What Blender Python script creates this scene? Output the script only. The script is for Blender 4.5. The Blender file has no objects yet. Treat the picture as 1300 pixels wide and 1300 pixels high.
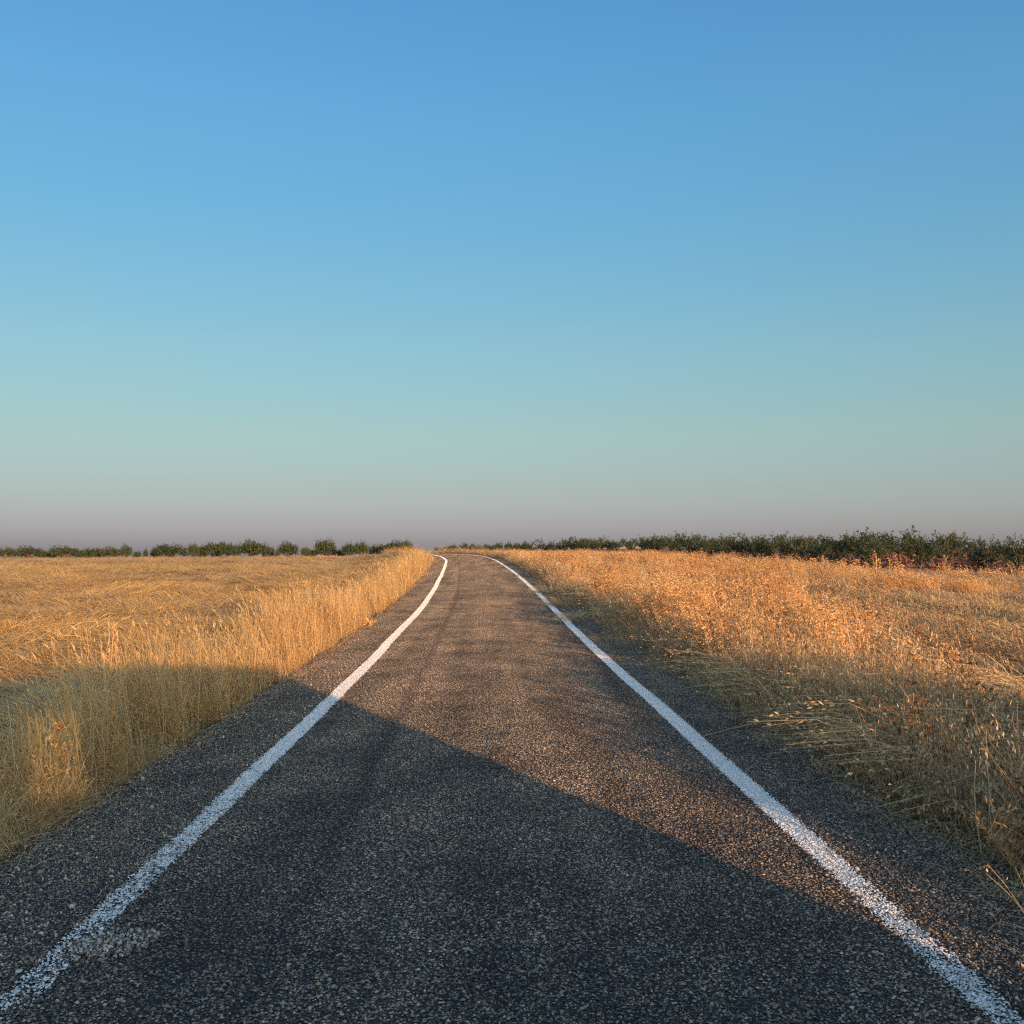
import bpy, math, random
import numpy as np
from mathutils import Vector

random.seed(7)
rng = np.random.default_rng(7)
R = math.radians
scene = bpy.context.scene

# ------------------------------------------------------------------ camera
EYE = 1.61
HOR = 702.0                      # row of the eye level in the 1300 px photograph
cam_d = bpy.data.cameras.new('camera')
cam = bpy.data.objects.new('camera', cam_d)
scene.collection.objects.link(cam)
cam.location = (0, 0, EYE)
cam.rotation_euler = (R(90) + math.atan((HOR - 650) / 1300), 0, 0)
cam_d.sensor_width = 36
cam_d.lens = 36
cam_d.clip_start = 0.05
cam_d.clip_end = 20000
scene.camera = cam

# ------------------------------------------------------------------ sky and sun
SUN_EL = 7.6
LX, LY = -0.45, 0.893            # the way the light travels over the ground
_n = math.hypot(LX, LY); LX, LY = LX / _n, LY / _n
world = bpy.data.worlds.new('World')
scene.world = world
world.use_nodes = True
wn, wl = world.node_tree.nodes, world.node_tree.links
wn.clear()
sky = wn.new('ShaderNodeTexSky')
sky.sky_type = 'NISHITA'
sky.sun_disc = False
sky.sun_elevation = R(SUN_EL)
sky.sun_rotation = math.atan2(-LX, -LY)
sky.altitude = 400
sky.air_density = 1.0
sky.dust_density = 1.0
sky.ozone_density = 2.0
# the band of dusky violet haze that lies along the horizon opposite a low sun; towards the sun the sky keeps its own glow
tc = wn.new('ShaderNodeTexCoord')
sep = wn.new('ShaderNodeSeparateXYZ')
wl.new(tc.outputs['Generated'], sep.inputs[0])
ramp = wn.new('ShaderNodeValToRGB')
SKY_RAMP = [(0.000, (0.230, 0.235, 0.479)), (0.013, (0.233, 0.237, 0.465)), (0.032, (0.244, 0.240, 0.388)), (0.063, (0.268, 0.256, 0.308)), (0.116, (0.315, 0.313, 0.289)), (0.191, (0.329, 0.376, 0.343)), (0.298, (0.298, 0.432, 0.437)), (0.396, (0.296, 0.475, 0.522)), (0.500, (0.282, 0.479, 0.569)), (1.000, (0.399, 0.493, 0.526))]
cr = ramp.color_ramp
cr.elements[0].position = SKY_RAMP[0][0]
cr.elements[0].color = (*SKY_RAMP[0][1], 1)
cr.elements[1].position = SKY_RAMP[-1][0]
cr.elements[1].color = (*SKY_RAMP[-1][1], 1)
for p, c in SKY_RAMP[1:-1]:
    e = cr.elements.new(p); e.color = (*c, 1)
wl.new(sep.outputs['Z'], ramp.inputs[0])
mulc = wn.new('ShaderNodeMix'); mulc.data_type = 'RGBA'; mulc.blend_type = 'MULTIPLY'
mulc.inputs[0].default_value = 1.0
dt = wn.new('ShaderNodeVectorMath'); dt.operation = 'DOT_PRODUCT'; dt.inputs[1].default_value = (-LX, -LY, 0)
wl.new(tc.outputs['Generated'], dt.inputs[0])
fade = wn.new('ShaderNodeMapRange'); fade.interpolation_type = 'SMOOTHSTEP'
fade.inputs[1].default_value = -0.50; fade.inputs[2].default_value = 0.12; fade.inputs[3].default_value = 1.0; fade.inputs[4].default_value = 0.0
wl.new(dt.outputs['Value'], fade.inputs[0]); wl.new(fade.outputs[0], mulc.inputs[0])
wl.new(sky.outputs[0], mulc.inputs[6])

gain = wn.new('ShaderNodeMapRange'); gain.inputs[1].default_value = -1.0; gain.inputs[2].default_value = -0.5; gain.inputs[3].default_value = 0.95; gain.inputs[4].default_value = 1.16
wl.new(dt.outputs['Value'], gain.inputs[0])
rg = wn.new('ShaderNodeVectorMath'); rg.operation = 'SCALE'; wl.new(ramp.outputs[0], rg.inputs[0]); wl.new(gain.outputs[0], rg.inputs['Scale'])
wl.new(rg.outputs[0], mulc.inputs[7])
bg = wn.new('ShaderNodeBackground'); bg.inputs[1].default_value = 0.12
wo = wn.new('ShaderNodeOutputWorld')
wl.new(mulc.outputs[2], bg.inputs[0]); wl.new(bg.outputs[0], wo.inputs[0])

sun_d = bpy.data.lights.new('sun', 'SUN')
sun_d.energy = 2.05
sun_d.angle = R(0.53)
sun_d.color = (1.0, 0.56, 0.26)
sun = bpy.data.objects.new('sun', sun_d)
scene.collection.objects.link(sun)
sun.rotation_euler = Vector((LX * math.cos(R(SUN_EL)), LY * math.cos(R(SUN_EL)), -math.sin(R(SUN_EL)))).to_track_quat('-Z', 'Y').to_euler()

vs = scene.view_settings
vs.view_transform = 'Standard'
vs.look = 'None'
vs.exposure = 1.85
vs.gamma = 1.0
vs.use_curve_mapping = False
scene.cycles.max_bounces = 5
scene.cycles.diffuse_bounces = 4
scene.cycles.transparent_max_bounces = 12
scene.cycles.filter_width = 1.2
scene.cycles.use_denoising = False

# ------------------------------------------------------------------ helpers
def link(o, parent=None):
    scene.collection.objects.link(o)
    if parent is not None:
        o.parent = parent
    return o

def tag(o, label=None, cat=None, group=None, kind=None):
    if label: o['label'] = label
    if cat: o['category'] = cat
    if group: o['group'] = group
    if kind: o['kind'] = kind
    return o

class MB:
    """collects shapes; one mesh"""
    def __init__(self):
        self.v, self.f, self.s, self.n = [], [], [], 0
    def add(self, verts, faces, shade=0.5):
        b = self.n
        self.v.extend(verts)
        self.f.extend([tuple(i + b for i in q) for q in faces])
        self.s.extend([shade] * len(verts))
        self.n += len(verts)
    def box(self, x0, x1, y0, y1, z0, z1):
        v = [(x, y, z) for z in (z0, z1) for y in (y0, y1) for x in (x0, x1)]
        self.add(v, [(0, 2, 3, 1), (4, 5, 7, 6), (0, 1, 5, 4), (2, 6, 7, 3), (0, 4, 6, 2), (1, 3, 7, 5)])
    def ribbon(self, pts, wid, nrm, shade=0.5):
        pts = [Vector(p) for p in pts]
        verts = []
        for i, p in enumerate(pts):
            a = pts[max(i - 1, 0)]; b = pts[min(i + 1, len(pts) - 1)]
            side = (b - a).cross(nrm)
            side = side.normalized() if side.length > 1e-9 else Vector((1, 0, 0))
            verts += [tuple(p - side * wid[i] / 2), tuple(p + side * wid[i] / 2)]
        self.add(verts, [(2 * i, 2 * i + 1, 2 * i + 3, 2 * i + 2) for i in range(len(pts) - 1)], shade)
    def tube(self, pts, rad, k=5, shade=0.5):
        pts = [Vector(p) for p in pts]
        verts = []
        for i, p in enumerate(pts):
            a = pts[max(i - 1, 0)]; b = pts[min(i + 1, len(pts) - 1)]
            t = (b - a).normalized()
            u = t.cross(Vector((0.31, 0.87, 0.2))).normalized(); w = t.cross(u)
            for j in range(k):
                an = 2 * math.pi * j / k
                verts.append(tuple(p + (u * math.cos(an) + w * math.sin(an)) * rad[i]))
        fs = []
        for i in range(len(pts) - 1):
            for j in range(k):
                fs.append((i * k + j, i * k + (j + 1) % k, (i + 1) * k + (j + 1) % k, (i + 1) * k + j))
        fs.append(tuple(range(k))[::-1]); fs.append(tuple((len(pts) - 1) * k + j for j in range(k)))
        self.add(verts, fs, shade)
    def leaf(self, c, d, n, ln, w, shade=0.5):
        c, d, n = Vector(c), Vector(d).normalized(), Vector(n)
        s = d.cross(n)
        s = s.normalized() if s.length > 1e-6 else Vector((1, 0, 0))
        up = s.cross(d)
        m = c + d * ln * .5
        self.add([tuple(c), tuple(m + s * w / 2 + up * w * .12), tuple(c + d * ln), tuple(m - s * w / 2 + up * w * .12)],
                 [(0, 1, 2), (0, 2, 3)], shade)
    def mesh(self, name, mat, smooth=False):
        me = bpy.data.meshes.new(name)
        me.from_pydata(self.v, [], self.f)
        at = me.attributes.new('shade', 'FLOAT', 'POINT')
        at.data.foreach_set('value', np.array(self.s, dtype=np.float32))
        if mat: me.materials.append(mat)
        if smooth:
            me.polygons.foreach_set('use_smooth', [True] * len(me.polygons))
        me.update()
        return me
    def build(self, name, mat, parent=None, smooth=False):
        return link(bpy.data.objects.new(name, self.mesh(name, mat, smooth)), parent)

def empty(name, loc, rz=0.0, sc=1.0):
    o = bpy.data.objects.new(name, None)
    o.location = loc; o.rotation_euler = (0, 0, rz); o.scale = (sc, sc, sc)
    o.empty_display_size = 0.1
    return link(o)

def copy_tree(o, parent=None):
    c = o.copy(); link(c)
    if parent is not None:
        c.parent = parent
    for ch in list(o.children):
        copy_tree(ch, c)
    return c

# value noise for layout
_tab = np.random.default_rng(3).random((256, 256))
def vnoise(x, y, seed=0):
    x = np.asarray(x, float) + seed * 17.3; y = np.asarray(y, float) + seed * 41.7
    xi = np.floor(x).astype(int); yi = np.floor(y).astype(int)
    fx = x - xi; fy = y - yi
    fx = fx * fx * (3 - 2 * fx); fy = fy * fy * (3 - 2 * fy)
    g = lambda a, b: _tab[a % 256, b % 256]
    return (g(xi, yi) * (1 - fx) + g(xi + 1, yi) * fx) * (1 - fy) + (g(xi, yi + 1) * (1 - fx) + g(xi + 1, yi + 1) * fx) * fy
def sstep(a, b, x):
    t = np.clip((np.asarray(x, float) - a) / (b - a), 0, 1)
    return t * t * (3 - 2 * t)

# ------------------------------------------------------------------ lie of the land
CY = [-40, 0, 3.5, 11.8, 19, 28, 35, 47, 58, 73, 84, 95, 105, 114, 121, 127, 133, 140]
CX = [0.3, 0.0, -.03, -.24, -.44, -.68, -.93, -1.48, -2.05, -2.9, -4.1, -6.4, -10, -16, -25, -38, -55, -80]
_yy = np.linspace(-40, 140, 1801)
_k = np.exp(-0.5 * (np.arange(-60, 61) / 22.0) ** 2); _k /= _k.sum()
_xx = np.convolve(np.pad(np.interp(_yy, CY, CX), 60, mode='reflect', reflect_type='odd'), _k, mode='valid')
def xc(y): return np.interp(y, _yy, _xx)
def prof(y, tab):
    return np.interp(y, [t[0] for t in tab], [t[1] for t in tab])
Z_ROAD = [(-60, 0), (10, 0), (14, .005), (19, .035), (28, .15), (35, .3), (47, .6), (58, .81), (73, 1.09), (84, 1.36), (95, 1.54), (104, 1.58), (115, 1.45), (130, 1.2), (160, 1.1), (200, .8), (300, -2), (600, -12), (1500, -20), (9000, -20)]
Z_LEFT = [(-60, -.05), (12, -.03), (28, .08), (47, .40), (73, .60), (100, .74), (130, .80), (150, .72), (180, .45), (260, -1), (600, -12), (1500, -20), (9000, -20)]
Z_RIGHT = [(-60, 0), (12, 0), (28, .10), (48, .40), (73, .92), (100, 1.32), (130, 1.75), (160, 2.15), (200, 2.95), (260, 3.0), (350, 0.5), (600, -8), (1500, -20), (9000, -20)]
def smooth_prof(tab):
    ys = np.concatenate([np.arange(-60, 320, 1.0)])
    z = prof(ys, tab)
    k = np.exp(-0.5 * (np.arange(-12, 13) / 4.0) ** 2); k /= k.sum()
    zs = np.convolve(np.pad(z, 12, mode='edge'), k, mode='valid')
    far = [t for t in tab if t[0] > 320]
    return list(zip(ys, zs)) + far
Z_ROAD, Z_LEFT, Z_RIGHT = map(smooth_prof, (Z_ROAD, Z_LEFT, Z_RIGHT))
def land(x, y):
    x = np.asarray(x, float); y = np.asarray(y, float)
    s = x - np.maximum(xc(y), -8.0)
    zr, zl, zt = prof(y, Z_ROAD), prof(y, Z_LEFT), prof(y, Z_RIGHT)
    z = zr + (zl - zr) * sstep(-3.2, -10, s) * 1.0
    z = z + (zt - zr) * sstep(4, 26, s)
    z = z + np.clip(x + 45, -60, 40) * .004 * sstep(60, 130, y) * sstep(-3.2, -10, s)
    return z
def road_z(x, y): return land(x, y)
def ground(x, y):
    """soil level: a little under the asphalt, gently uneven"""
    x = np.asarray(x, float); y = np.asarray(y, float)
    z = land(x, y)
    s = x - xc(y)
    off = np.abs(s)
    near = 1 - sstep(2.3, 3.6, off)
    z = z - 0.05 * sstep(150, 100, y) - 0.06 * near * (y < 130)
    rough = (vnoise(x * .9, y * .9, 1) - .5) * .10 + (vnoise(x * .25, y * .25, 2) - .5) * .16
    z = z + rough * sstep(2.6, 5.5, off)
    # swathes along the right verge
    z = z + 0.16 * (vnoise(s * .55 + y * .02, y * .05, 5) - .5) * sstep(5, 7, s) * sstep(70, 40, y)
    return z
ORCH = [(-40, 27), (20, 26), (47, 23), (75, 17), (110, 10.5), (135, 3.5), (150, -9), (170, -30), (200, -60)]   # edge of the orchard: y, x
def orch_x(y): return np.interp(y, [a for a, b in ORCH], [b for a, b in ORCH])

def at(px, py, dz=0.0):
    """ground point that the photograph shows at a pixel"""
    u, v = (px - 650) / 1300, (HOR - py) / 1300
    lo = 1.5
    for d in np.arange(1.5, 260, .05):
        if EYE + v * d <= float(land(u * d, d)) + dz:
            return (u * d, d)
    return (u * 260, 260)

# ------------------------------------------------------------------ materials
def new_mat(name):
    m = bpy.data.materials.new(name); m.use_nodes = True
    nt = m.node_tree
    b = nt.nodes['Principled BSDF']
    return m, nt.nodes, nt.links, b
def node(n, t, **kw):
    x = n.new(t)
    for k, v in kw.items(): setattr(x, k, v)
    return x
def ramp_node(n, stops):
    r = n.new('ShaderNodeValToRGB'); c = r.color_ramp
    c.elements[0].position, c.elements[0].color = stops[0][0], (*stops[0][1], 1)
    c.elements[1].position, c.elements[1].color = stops[-1][0], (*stops[-1][1], 1)
    for p, col in stops[1:-1]:
        e = c.elements.new(p); e.color = (*col, 1)
    return r
def math_node(n, l, op, a, b=None, clamp=False):
    m = n.new('ShaderNodeMath'); m.operation = op; m.use_clamp = clamp
    for i, v in enumerate((a, b)):
        if v is None: continue
        if isinstance(v, (int, float)): m.inputs[i].default_value = v
        else: l.new(v, m.inputs[i])
    return m.outputs[0]
def mix_col(n, l, fac, a, b, blend='MIX'):
    m = n.new('ShaderNodeMix'); m.data_type = 'RGBA'; m.blend_type = blend
    for i, v in ((0, fac), (6, a), (7, b)):
        if isinstance(v, (int, float)): m.inputs[i].default_value = v
        elif isinstance(v, tuple): m.inputs[i].default_value = (*v, 1)
        else: l.new(v, m.inputs[i])
    return m.outputs[2]

def straw_mat(name, stops, transl=0.25, rough=0.55, jitter=.35):
    m, n, l, b = new_mat(name)
    a = node(n, 'ShaderNodeAttribute', attribute_name='shade')
    oi = n.new('ShaderNodeObjectInfo')
    v = math_node(n, l, 'ADD', math_node(n, l, 'MULTIPLY', a.outputs['Fac'], 1 - jitter), math_node(n, l, 'MULTIPLY', oi.outputs['Random'], jitter))
    rp = ramp_node(n, stops); l.new(v, rp.inputs[0])
    l.new(rp.outputs[0], b.inputs['Base Color'])
    b.inputs['Roughness'].default_value = rough
    b.inputs['Specular IOR Level'].default_value = 0.3
    if transl:
        t = n.new('ShaderNodeBsdfTranslucent'); l.new(rp.outputs[0], t.inputs[0])
        mx = n.new('ShaderNodeMixShader'); mx.inputs[0].default_value = transl
        l.new(b.outputs[0], mx.inputs[1]); l.new(t.outputs[0], mx.inputs[2])
        l.new(mx.outputs[0], n['Material Output'].inputs[0])
    return m
M = {}
M['tall'] = straw_mat('tall_dry_grass', [(0, (0.34, 0.185, 0.070)), (.35, (0.58, 0.36, 0.14)), (.75, (0.76, 0.515, 0.24)), (1, (0.86, 0.65, 0.38))], .48, jitter=.45)
M['stubble'] = straw_mat('stubble_straw', [(0, (0.300, 0.151, 0.040)), (.4, (0.600, 0.347, 0.100)), (.8, (0.800, 0.507, 0.172)), (1, (0.880, 0.641, 0.304))], .2)
M['oat'] = straw_mat('wild_oat', [(0, (0.100, 0.062, 0.032)), (.4, (0.380, 0.245, 0.120)), (.8, (0.660, 0.454, 0.240)), (1, (0.820, 0.614, 0.384))], .35, jitter=.45)
M['weed'] = straw_mat('rusty_weed', [(0, (0.240, 0.116, 0.044)), (.4, (0.560, 0.303, 0.116)), (.75, (0.760, 0.472, 0.216)), (1, (0.860, 0.614, 0.352))], .3, jitter=.45)
M['laid'] = straw_mat('laid_grass', [(0, (0.240, 0.147, 0.068)), (.4, (0.500, 0.329, 0.152)), (.8, (0.700, 0.481, 0.248)), (1, (0.820, 0.614, 0.368))], .3)
M['tuss'] = straw_mat('green_tussock', [(0, (.10, .10, .035)), (.5, (.22, .20, .075)), (1, (.46, .37, .16))], .25)
M['leaf'] = straw_mat('orchard_leaf', [(0, (.016, .026, .010)), (.5, (.034, .054, .019)), (.85, (.060, .080, .028)), (1, (.11, .11, .04))], .2, .5)
M['farleaf'] = straw_mat('far_leaf', [(0, (.022, .034, .016)), (.5, (.042, .062, .026)), (1, (.085, .10, .04))], .2, .55)

def bark():
    m, n, l, b = new_mat('bark')
    t = node(n, 'ShaderNodeTexNoise'); t.inputs['Scale'].default_value = 30; t.inputs['Detail'].default_value = 5
    rp = ramp_node(n, [(.3, (.06, .043, .033)), (.7, (.15, .115, .088))]); l.new(t.outputs[0], rp.inputs[0])
    l.new(rp.outputs[0], b.inputs['Base Color']); b.inputs['Roughness'].default_value = .9
    bp = n.new('ShaderNodeBump'); bp.inputs['Strength'].default_value = .6; l.new(t.outputs[0], bp.inputs['Height']); l.new(bp.outputs[0], b.inputs['Normal'])
    return m
M['bark'] = bark()

def plain(name, col, rough=.6, metal=0, noise=0.0, scale=8):
    m, n, l, b = new_mat(name)
    b.inputs['Roughness'].default_value = rough; b.inputs['Metallic'].default_value = metal
    t = node(n, 'ShaderNodeTexNoise'); t.inputs['Scale'].default_value = scale; t.inputs['Detail'].default_value = 6
    rp = ramp_node(n, [(.3, tuple(c * (1 - noise) for c in col)), (.7, tuple(min(1, c * (1 + noise)) for c in col))])
    l.new(t.outputs[0], rp.inputs[0]); l.new(rp.outputs[0], b.inputs['Base Color'])
    return m

def asphalt():
    m, n, l, b = new_mat('chip_seal_asphalt')
    uv = node(n, 'ShaderNodeUVMap', uv_map='UVMap')      # metres: across, along
    sx = n.new('ShaderNodeSeparateXYZ'); l.new(uv.outputs[0], sx.inputs[0])
    across = sx.outputs[0]
    # slight warp so the chips are not perfect cells
    wn_ = node(n, 'ShaderNodeTexNoise'); wn_.inputs['Scale'].default_value = 60; wn_.inputs['Detail'].default_value = 2
    l.new(uv.outputs[0], wn_.inputs['Vector'])
    warp = n.new('ShaderNodeVectorMath'); warp.operation = 'MULTIPLY_ADD'
    l.new(wn_.outputs['Color'], warp.inputs[0]); warp.inputs[1].default_value = (.012, .012, 0); l.new(uv.outputs[0], warp.inputs[2])
    v1 = node(n, 'ShaderNodeTexVoronoi'); v1.inputs['Scale'].default_value = 85; l.new(warp.outputs[0], v1.inputs['Vector'])
    v2 = node(n, 'ShaderNodeTexVoronoi'); v2.inputs['Scale'].default_value = 190; l.new(warp.outputs[0], v2.inputs['Vector'])
    s1 = n.new('ShaderNodeSeparateColor'); l.new(v1.outputs['Color'], s1.inputs[0])
    chips = ramp_node(n, [(0, (.022, .022, .023)), (.45, (.046, .045, .044)), (.72, (.085, .081, .075)), (.90, (.15, .14, .125)), (1, (.30, .27, .23))])
    l.new(s1.outputs[0], chips.inputs[0])
    # bitumen between the chips
    edge = node(n, 'ShaderNodeMapRange'); edge.inputs[1].default_value = .25; edge.inputs[2].default_value = .62
    l.new(v1.outputs['Distance'], edge.inputs[0])
    c1 = mix_col(n, l, edge.outputs[0], chips.outputs[0], (.020, .020, .021))
    # broad tones: worn and dark bands along the road
    str_ = n.new('ShaderNodeVectorMath'); str_.operation = 'MULTIPLY'; str_.inputs[1].default_value = (1.6, .09, 1); l.new(uv.outputs[0], str_.inputs[0])
    nb = node(n, 'ShaderNodeTexNoise'); nb.inputs['Scale'].default_value = 1.3; nb.inputs['Detail'].default_value = 5; l.new(str_.outputs[0], nb.inputs['Vector'])
    nb2 = node(n, 'ShaderNodeTexNoise'); nb2.inputs['Scale'].default_value = 1.1; nb2.inputs['Detail'].default_value = 6; l.new(uv.outputs[0], nb2.inputs['Vector'])
    tone = math_node(n, l, 'ADD', math_node(n, l, 'MULTIPLY', nb.outputs[0], 1.1), math_node(n, l, 'MULTIPLY', nb2.outputs[0], .9))
    tr = ramp_node(n, [(.35, (.62, .63, .65)), (.5, (1, .99, .97)), (.65, (1.5, 1.42, 1.3))])
    tone = math_node(n, l, 'MULTIPLY', tone, .5)
    l.new(tone, tr.inputs[0])
    c2 = mix_col(n, l, 1.0, c1, tr.outputs[0], 'MULTIPLY')
    # longitudinal joint, slightly wandering, sealed with dark bitumen
    jn = node(n, 'ShaderNodeTexNoise'); jn.inputs['Scale'].default_value = .8; jn.inputs['Detail'].default_value = 4
    jv = n.new('ShaderNodeVectorMath'); jv.operation = 'MULTIPLY'; jv.inputs[1].default_value = (0, 1, 0); l.new(uv.outputs[0], jv.inputs[0]); l.new(jv.outputs[0], jn.inputs['Vector'])
    ja = math_node(n, l, 'ADD', across, math_node(n, l, 'MULTIPLY', jn.outputs[0], .22))
    jd = math_node(n, l, 'ABSOLUTE', math_node(n, l, 'ADD', ja, .80))
    jm = node(n, 'ShaderNodeMapRange'); jm.inputs[1].default_value = .02; jm.inputs[2].default_value = .11; jm.inputs[3].default_value = .62; jm.inputs[4].default_value = 0
    l.new(jd, jm.inputs[0])
    jmm = math_node(n, l, 'MULTIPLY', jm.outputs[0], math_node(n, l, 'MULTIPLY', nb2.outputs[0], 1.6), True)
    c3 = mix_col(n, l, jmm, c2, (.018, .018, .02))
    # dust washed on to the surface in places
    dn = node(n, 'ShaderNodeTexNoise'); dn.inputs['Scale'].default_value = .55; dn.inputs['Detail'].default_value = 8; dn.inputs['Roughness'].default_value = .65; l.new(uv.outputs[0], dn.inputs['Vector'])
    dm = node(n, 'ShaderNodeMapRange'); dm.inputs[1].default_value = .52; dm.inputs[2].default_value = .75; dm.inputs[3].default_value = 0; dm.inputs[4].default_value = .30
    l.new(dn.outputs[0], dm.inputs[0])
    c4 = mix_col(n, l, dm.outputs[0], c3, (.12, .085, .06))
    l.new(c4, b.inputs['Base Color'])
    b.inputs['Roughness'].default_value = .82
    b.inputs['Specular IOR Level'].default_value = .25
    h1 = node(n, 'ShaderNodeMapRange'); h1.inputs[1].default_value = .1; h1.inputs[2].default_value = .7; h1.inputs[3].default_value = 1; h1.inputs[4].default_value = 0
    l.new(v1.outputs['Distance'], h1.inputs[0])
    hh = math_node(n, l, 'MULTIPLY', h1.outputs[0], math_node(n, l, 'ADD', s1.outputs[1], .35))
    hh = math_node(n, l, 'SUBTRACT', hh, math_node(n, l, 'MULTIPLY', v2.outputs['Distance'], .35))
    bp = n.new('ShaderNodeBump'); bp.inputs['Strength'].default_value = 1.0; bp.inputs['Distance'].default_value = .006
    l.new(hh, bp.inputs['Height']); l.new(bp.outputs[0], b.inputs['Normal'])
    return m
M['asphalt'] = asphalt()

def paint():
    m, n, l, b = new_mat('worn_road_paint')
    uv = node(n, 'ShaderNodeUVMap', uv_map='UVMap')      # x: -1..1 across the line, y: metres along
    geo = node(n, 'ShaderNodeTexCoord')
    sx = n.new('ShaderNodeSeparateXYZ'); l.new(uv.outputs[0], sx.inputs[0])
    v = node(n, 'ShaderNodeTexVoronoi'); v.inputs['Scale'].default_value = 85; l.new(geo.outputs['Object'], v.inputs['Vector'])
    sc = n.new('ShaderNodeSeparateColor'); l.new(v.outputs['Color'], sc.inputs[0])
    n1 = node(n, 'ShaderNodeTexNoise'); n1.inputs['Scale'].default_value = 45; n1.inputs['Detail'].default_value = 5; l.new(geo.outputs['Object'], n1.inputs['Vector'])
    n2 = node(n, 'ShaderNodeTexNoise'); n2.inputs['Scale'].default_value = 3.0; n2.inputs['Detail'].default_value = 4; l.new(geo.outputs['Object'], n2.inputs['Vector'])
    wear = node(n, 'ShaderNodeAttribute', attribute_name='shade')
    edge = math_node(n, l, 'POWER', math_node(n, l, 'ABSOLUTE', sx.outputs[0]), 5.0)
    t = math_node(n, l, 'ADD', math_node(n, l, 'MULTIPLY', v.outputs['Distance'], .42), math_node(n, l, 'MULTIPLY', n1.outputs[0], .75))
    t = math_node(n, l, 'ADD', t, math_node(n, l, 'MULTIPLY', n2.outputs[0], .40))
    t = math_node(n, l, 'ADD', t, math_node(n, l, 'MULTIPLY', edge, .38))
    t = math_node(n, l, 'ADD', t, wear.outputs['Fac'])
    mk = node(n, 'ShaderNodeMapRange'); mk.inputs[1].default_value = 1.00; mk.inputs[2].default_value = 1.06; mk.inputs[3].default_value = 0; mk.inputs[4].default_value = 1
    l.new(t, mk.inputs[0])
    col = ramp_node(n, [(.3, (.58, .56, .51)), (.7, (.76, .735, .675))]); l.new(n1.outputs[0], col.inputs[0])
    l.new(col.outputs[0], b.inputs['Base Color']); b.inputs['Roughness'].default_value = .65
    bp = n.new('ShaderNodeBump'); bp.inputs['Strength'].default_value = .6; bp.inputs['Distance'].default_value = .004; bp.invert = True
    l.new(v.outputs['Distance'], bp.inputs['Height']); l.new(bp.outputs[0], b.inputs['Normal'])
    tr = n.new('ShaderNodeBsdfTransparent'); mx = n.new('ShaderNodeMixShader')
    l.new(mk.outputs[0], mx.inputs[0]); l.new(b.outputs[0], mx.inputs[1]); l.new(tr.outputs[0], mx.inputs[2])
    l.new(mx.outputs[0], n['Material Output'].inputs[0])
    return m
M['paint'] = paint()

def soil():
    m, n, l, b = new_mat('ground_surface')
    col = node(n, 'ShaderNodeVertexColor', layer_name='cover')
    tc_ = n.new('ShaderNodeTexCoord')
    n1 = node(n, 'ShaderNodeTexNoise'); n1.inputs['Scale'].default_value = 9; n1.inputs['Detail'].default_value = 9; n1.inputs['Roughness'].default_value = .7; l.new(tc_.outputs['Object'], n1.inputs['Vector'])
    n2 = node(n, 'ShaderNodeTexNoise'); n2.inputs['Scale'].default_value = .7; n2.inputs['Detail'].default_value = 6; l.new(tc_.outputs['Object'], n2.inputs['Vector'])
    r1 = ramp_node(n, [(.28, (.5, .48, .45)), (.5, (1, 1, 1)), (.72, (1.45, 1.42, 1.38))]); l.new(n1.outputs[0], r1.inputs[0])
    r2 = ramp_node(n, [(.3, (.75, .72, .7)), (.7, (1.2, 1.2, 1.2))]); l.new(n2.outputs[0], r2.inputs[0])
    c = mix_col(n, l, 1, col.outputs[0], r1.outputs[0], 'MULTIPLY')
    c = mix_col(n, l, 1, c, r2.outputs[0], 'MULTIPLY')
    l.new(c, b.inputs['Base Color']); b.inputs['Roughness'].default_value = .95; b.inputs['Specular IOR Level'].default_value = .1
    bp = n.new('ShaderNodeBump'); bp.inputs['Strength'].default_value = .9; bp.inputs['Distance'].default_value = .06
    l.new(n1.outputs[0], bp.inputs['Height']); l.new(bp.outputs[0], b.inputs['Normal'])
    return m
M['soil'] = soil()

# ------------------------------------------------------------------ ground
def axis(fine0, fine1, step, far0, far1, g=1.13):
    a = list(np.arange(fine0, fine1 + 1e-6, step))
    s, v = step, a[-1]
    while v < far1: s *= g; v += s; a.append(v)
    s, v, b_ = step, a[0], []
    while v > far0: s *= g; v -= s; b_.append(v)
    return np.array(b_[::-1] + a)
gx = axis(-14, 30, .35, -4000, 4000, 1.10)
gy = axis(-8, 60, .4, -400, 6000, 1.045)
GX, GY = np.meshgrid(gx, gy)
GZ = ground(GX, GY)
soilmask = sstep(-1.0, 1.5, GX - orch_x(GY)) * sstep(-9, -3, GX - np.interp(GY, [0, 100, 150, 400], [-20, -12, -30, -60]))
ridge = np.sin((GX - orch_x(GY)) * 2 * math.pi / 2.6)
farm = sstep(158, 166, GY)
GZ = GZ + soilmask * (1 - farm) * (0.10 * ridge + (vnoise(GX * 1.3, GY * 1.3, 9) - .5) * .22)
nv = GX.size
me = bpy.data.meshes.new('ground')
W, H = len(gx), len(gy)
ii = (np.arange(H - 1)[:, None] * W + np.arange(W - 1)[None, :]).ravel()
quads = np.stack([ii, ii + 1, ii + W + 1, ii + W], 1)
me.from_pydata(np.stack([GX.ravel(), GY.ravel(), GZ.ravel()], 1).tolist(), [], quads.tolist())
S = GX - xc(GY)
c_straw = np.array([.36, .22, .085]); c_verge = np.array([.24, .17, .085]); c_soil = np.array([.13, .05, .030]); c_pale = np.array([.66, .50, .26]); c_edge = np.array([.10, .08, .055])
cov = np.broadcast_to(c_straw, (H, W, 3)).copy()
wv = sstep(-4.6, -4.0, S)[..., None]; cov = cov * (1 - wv) + c_verge * wv
we = (1 - sstep(2.6, 3.1, np.abs(S)))[..., None]; cov = cov * (1 - we) + c_edge * we
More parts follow.
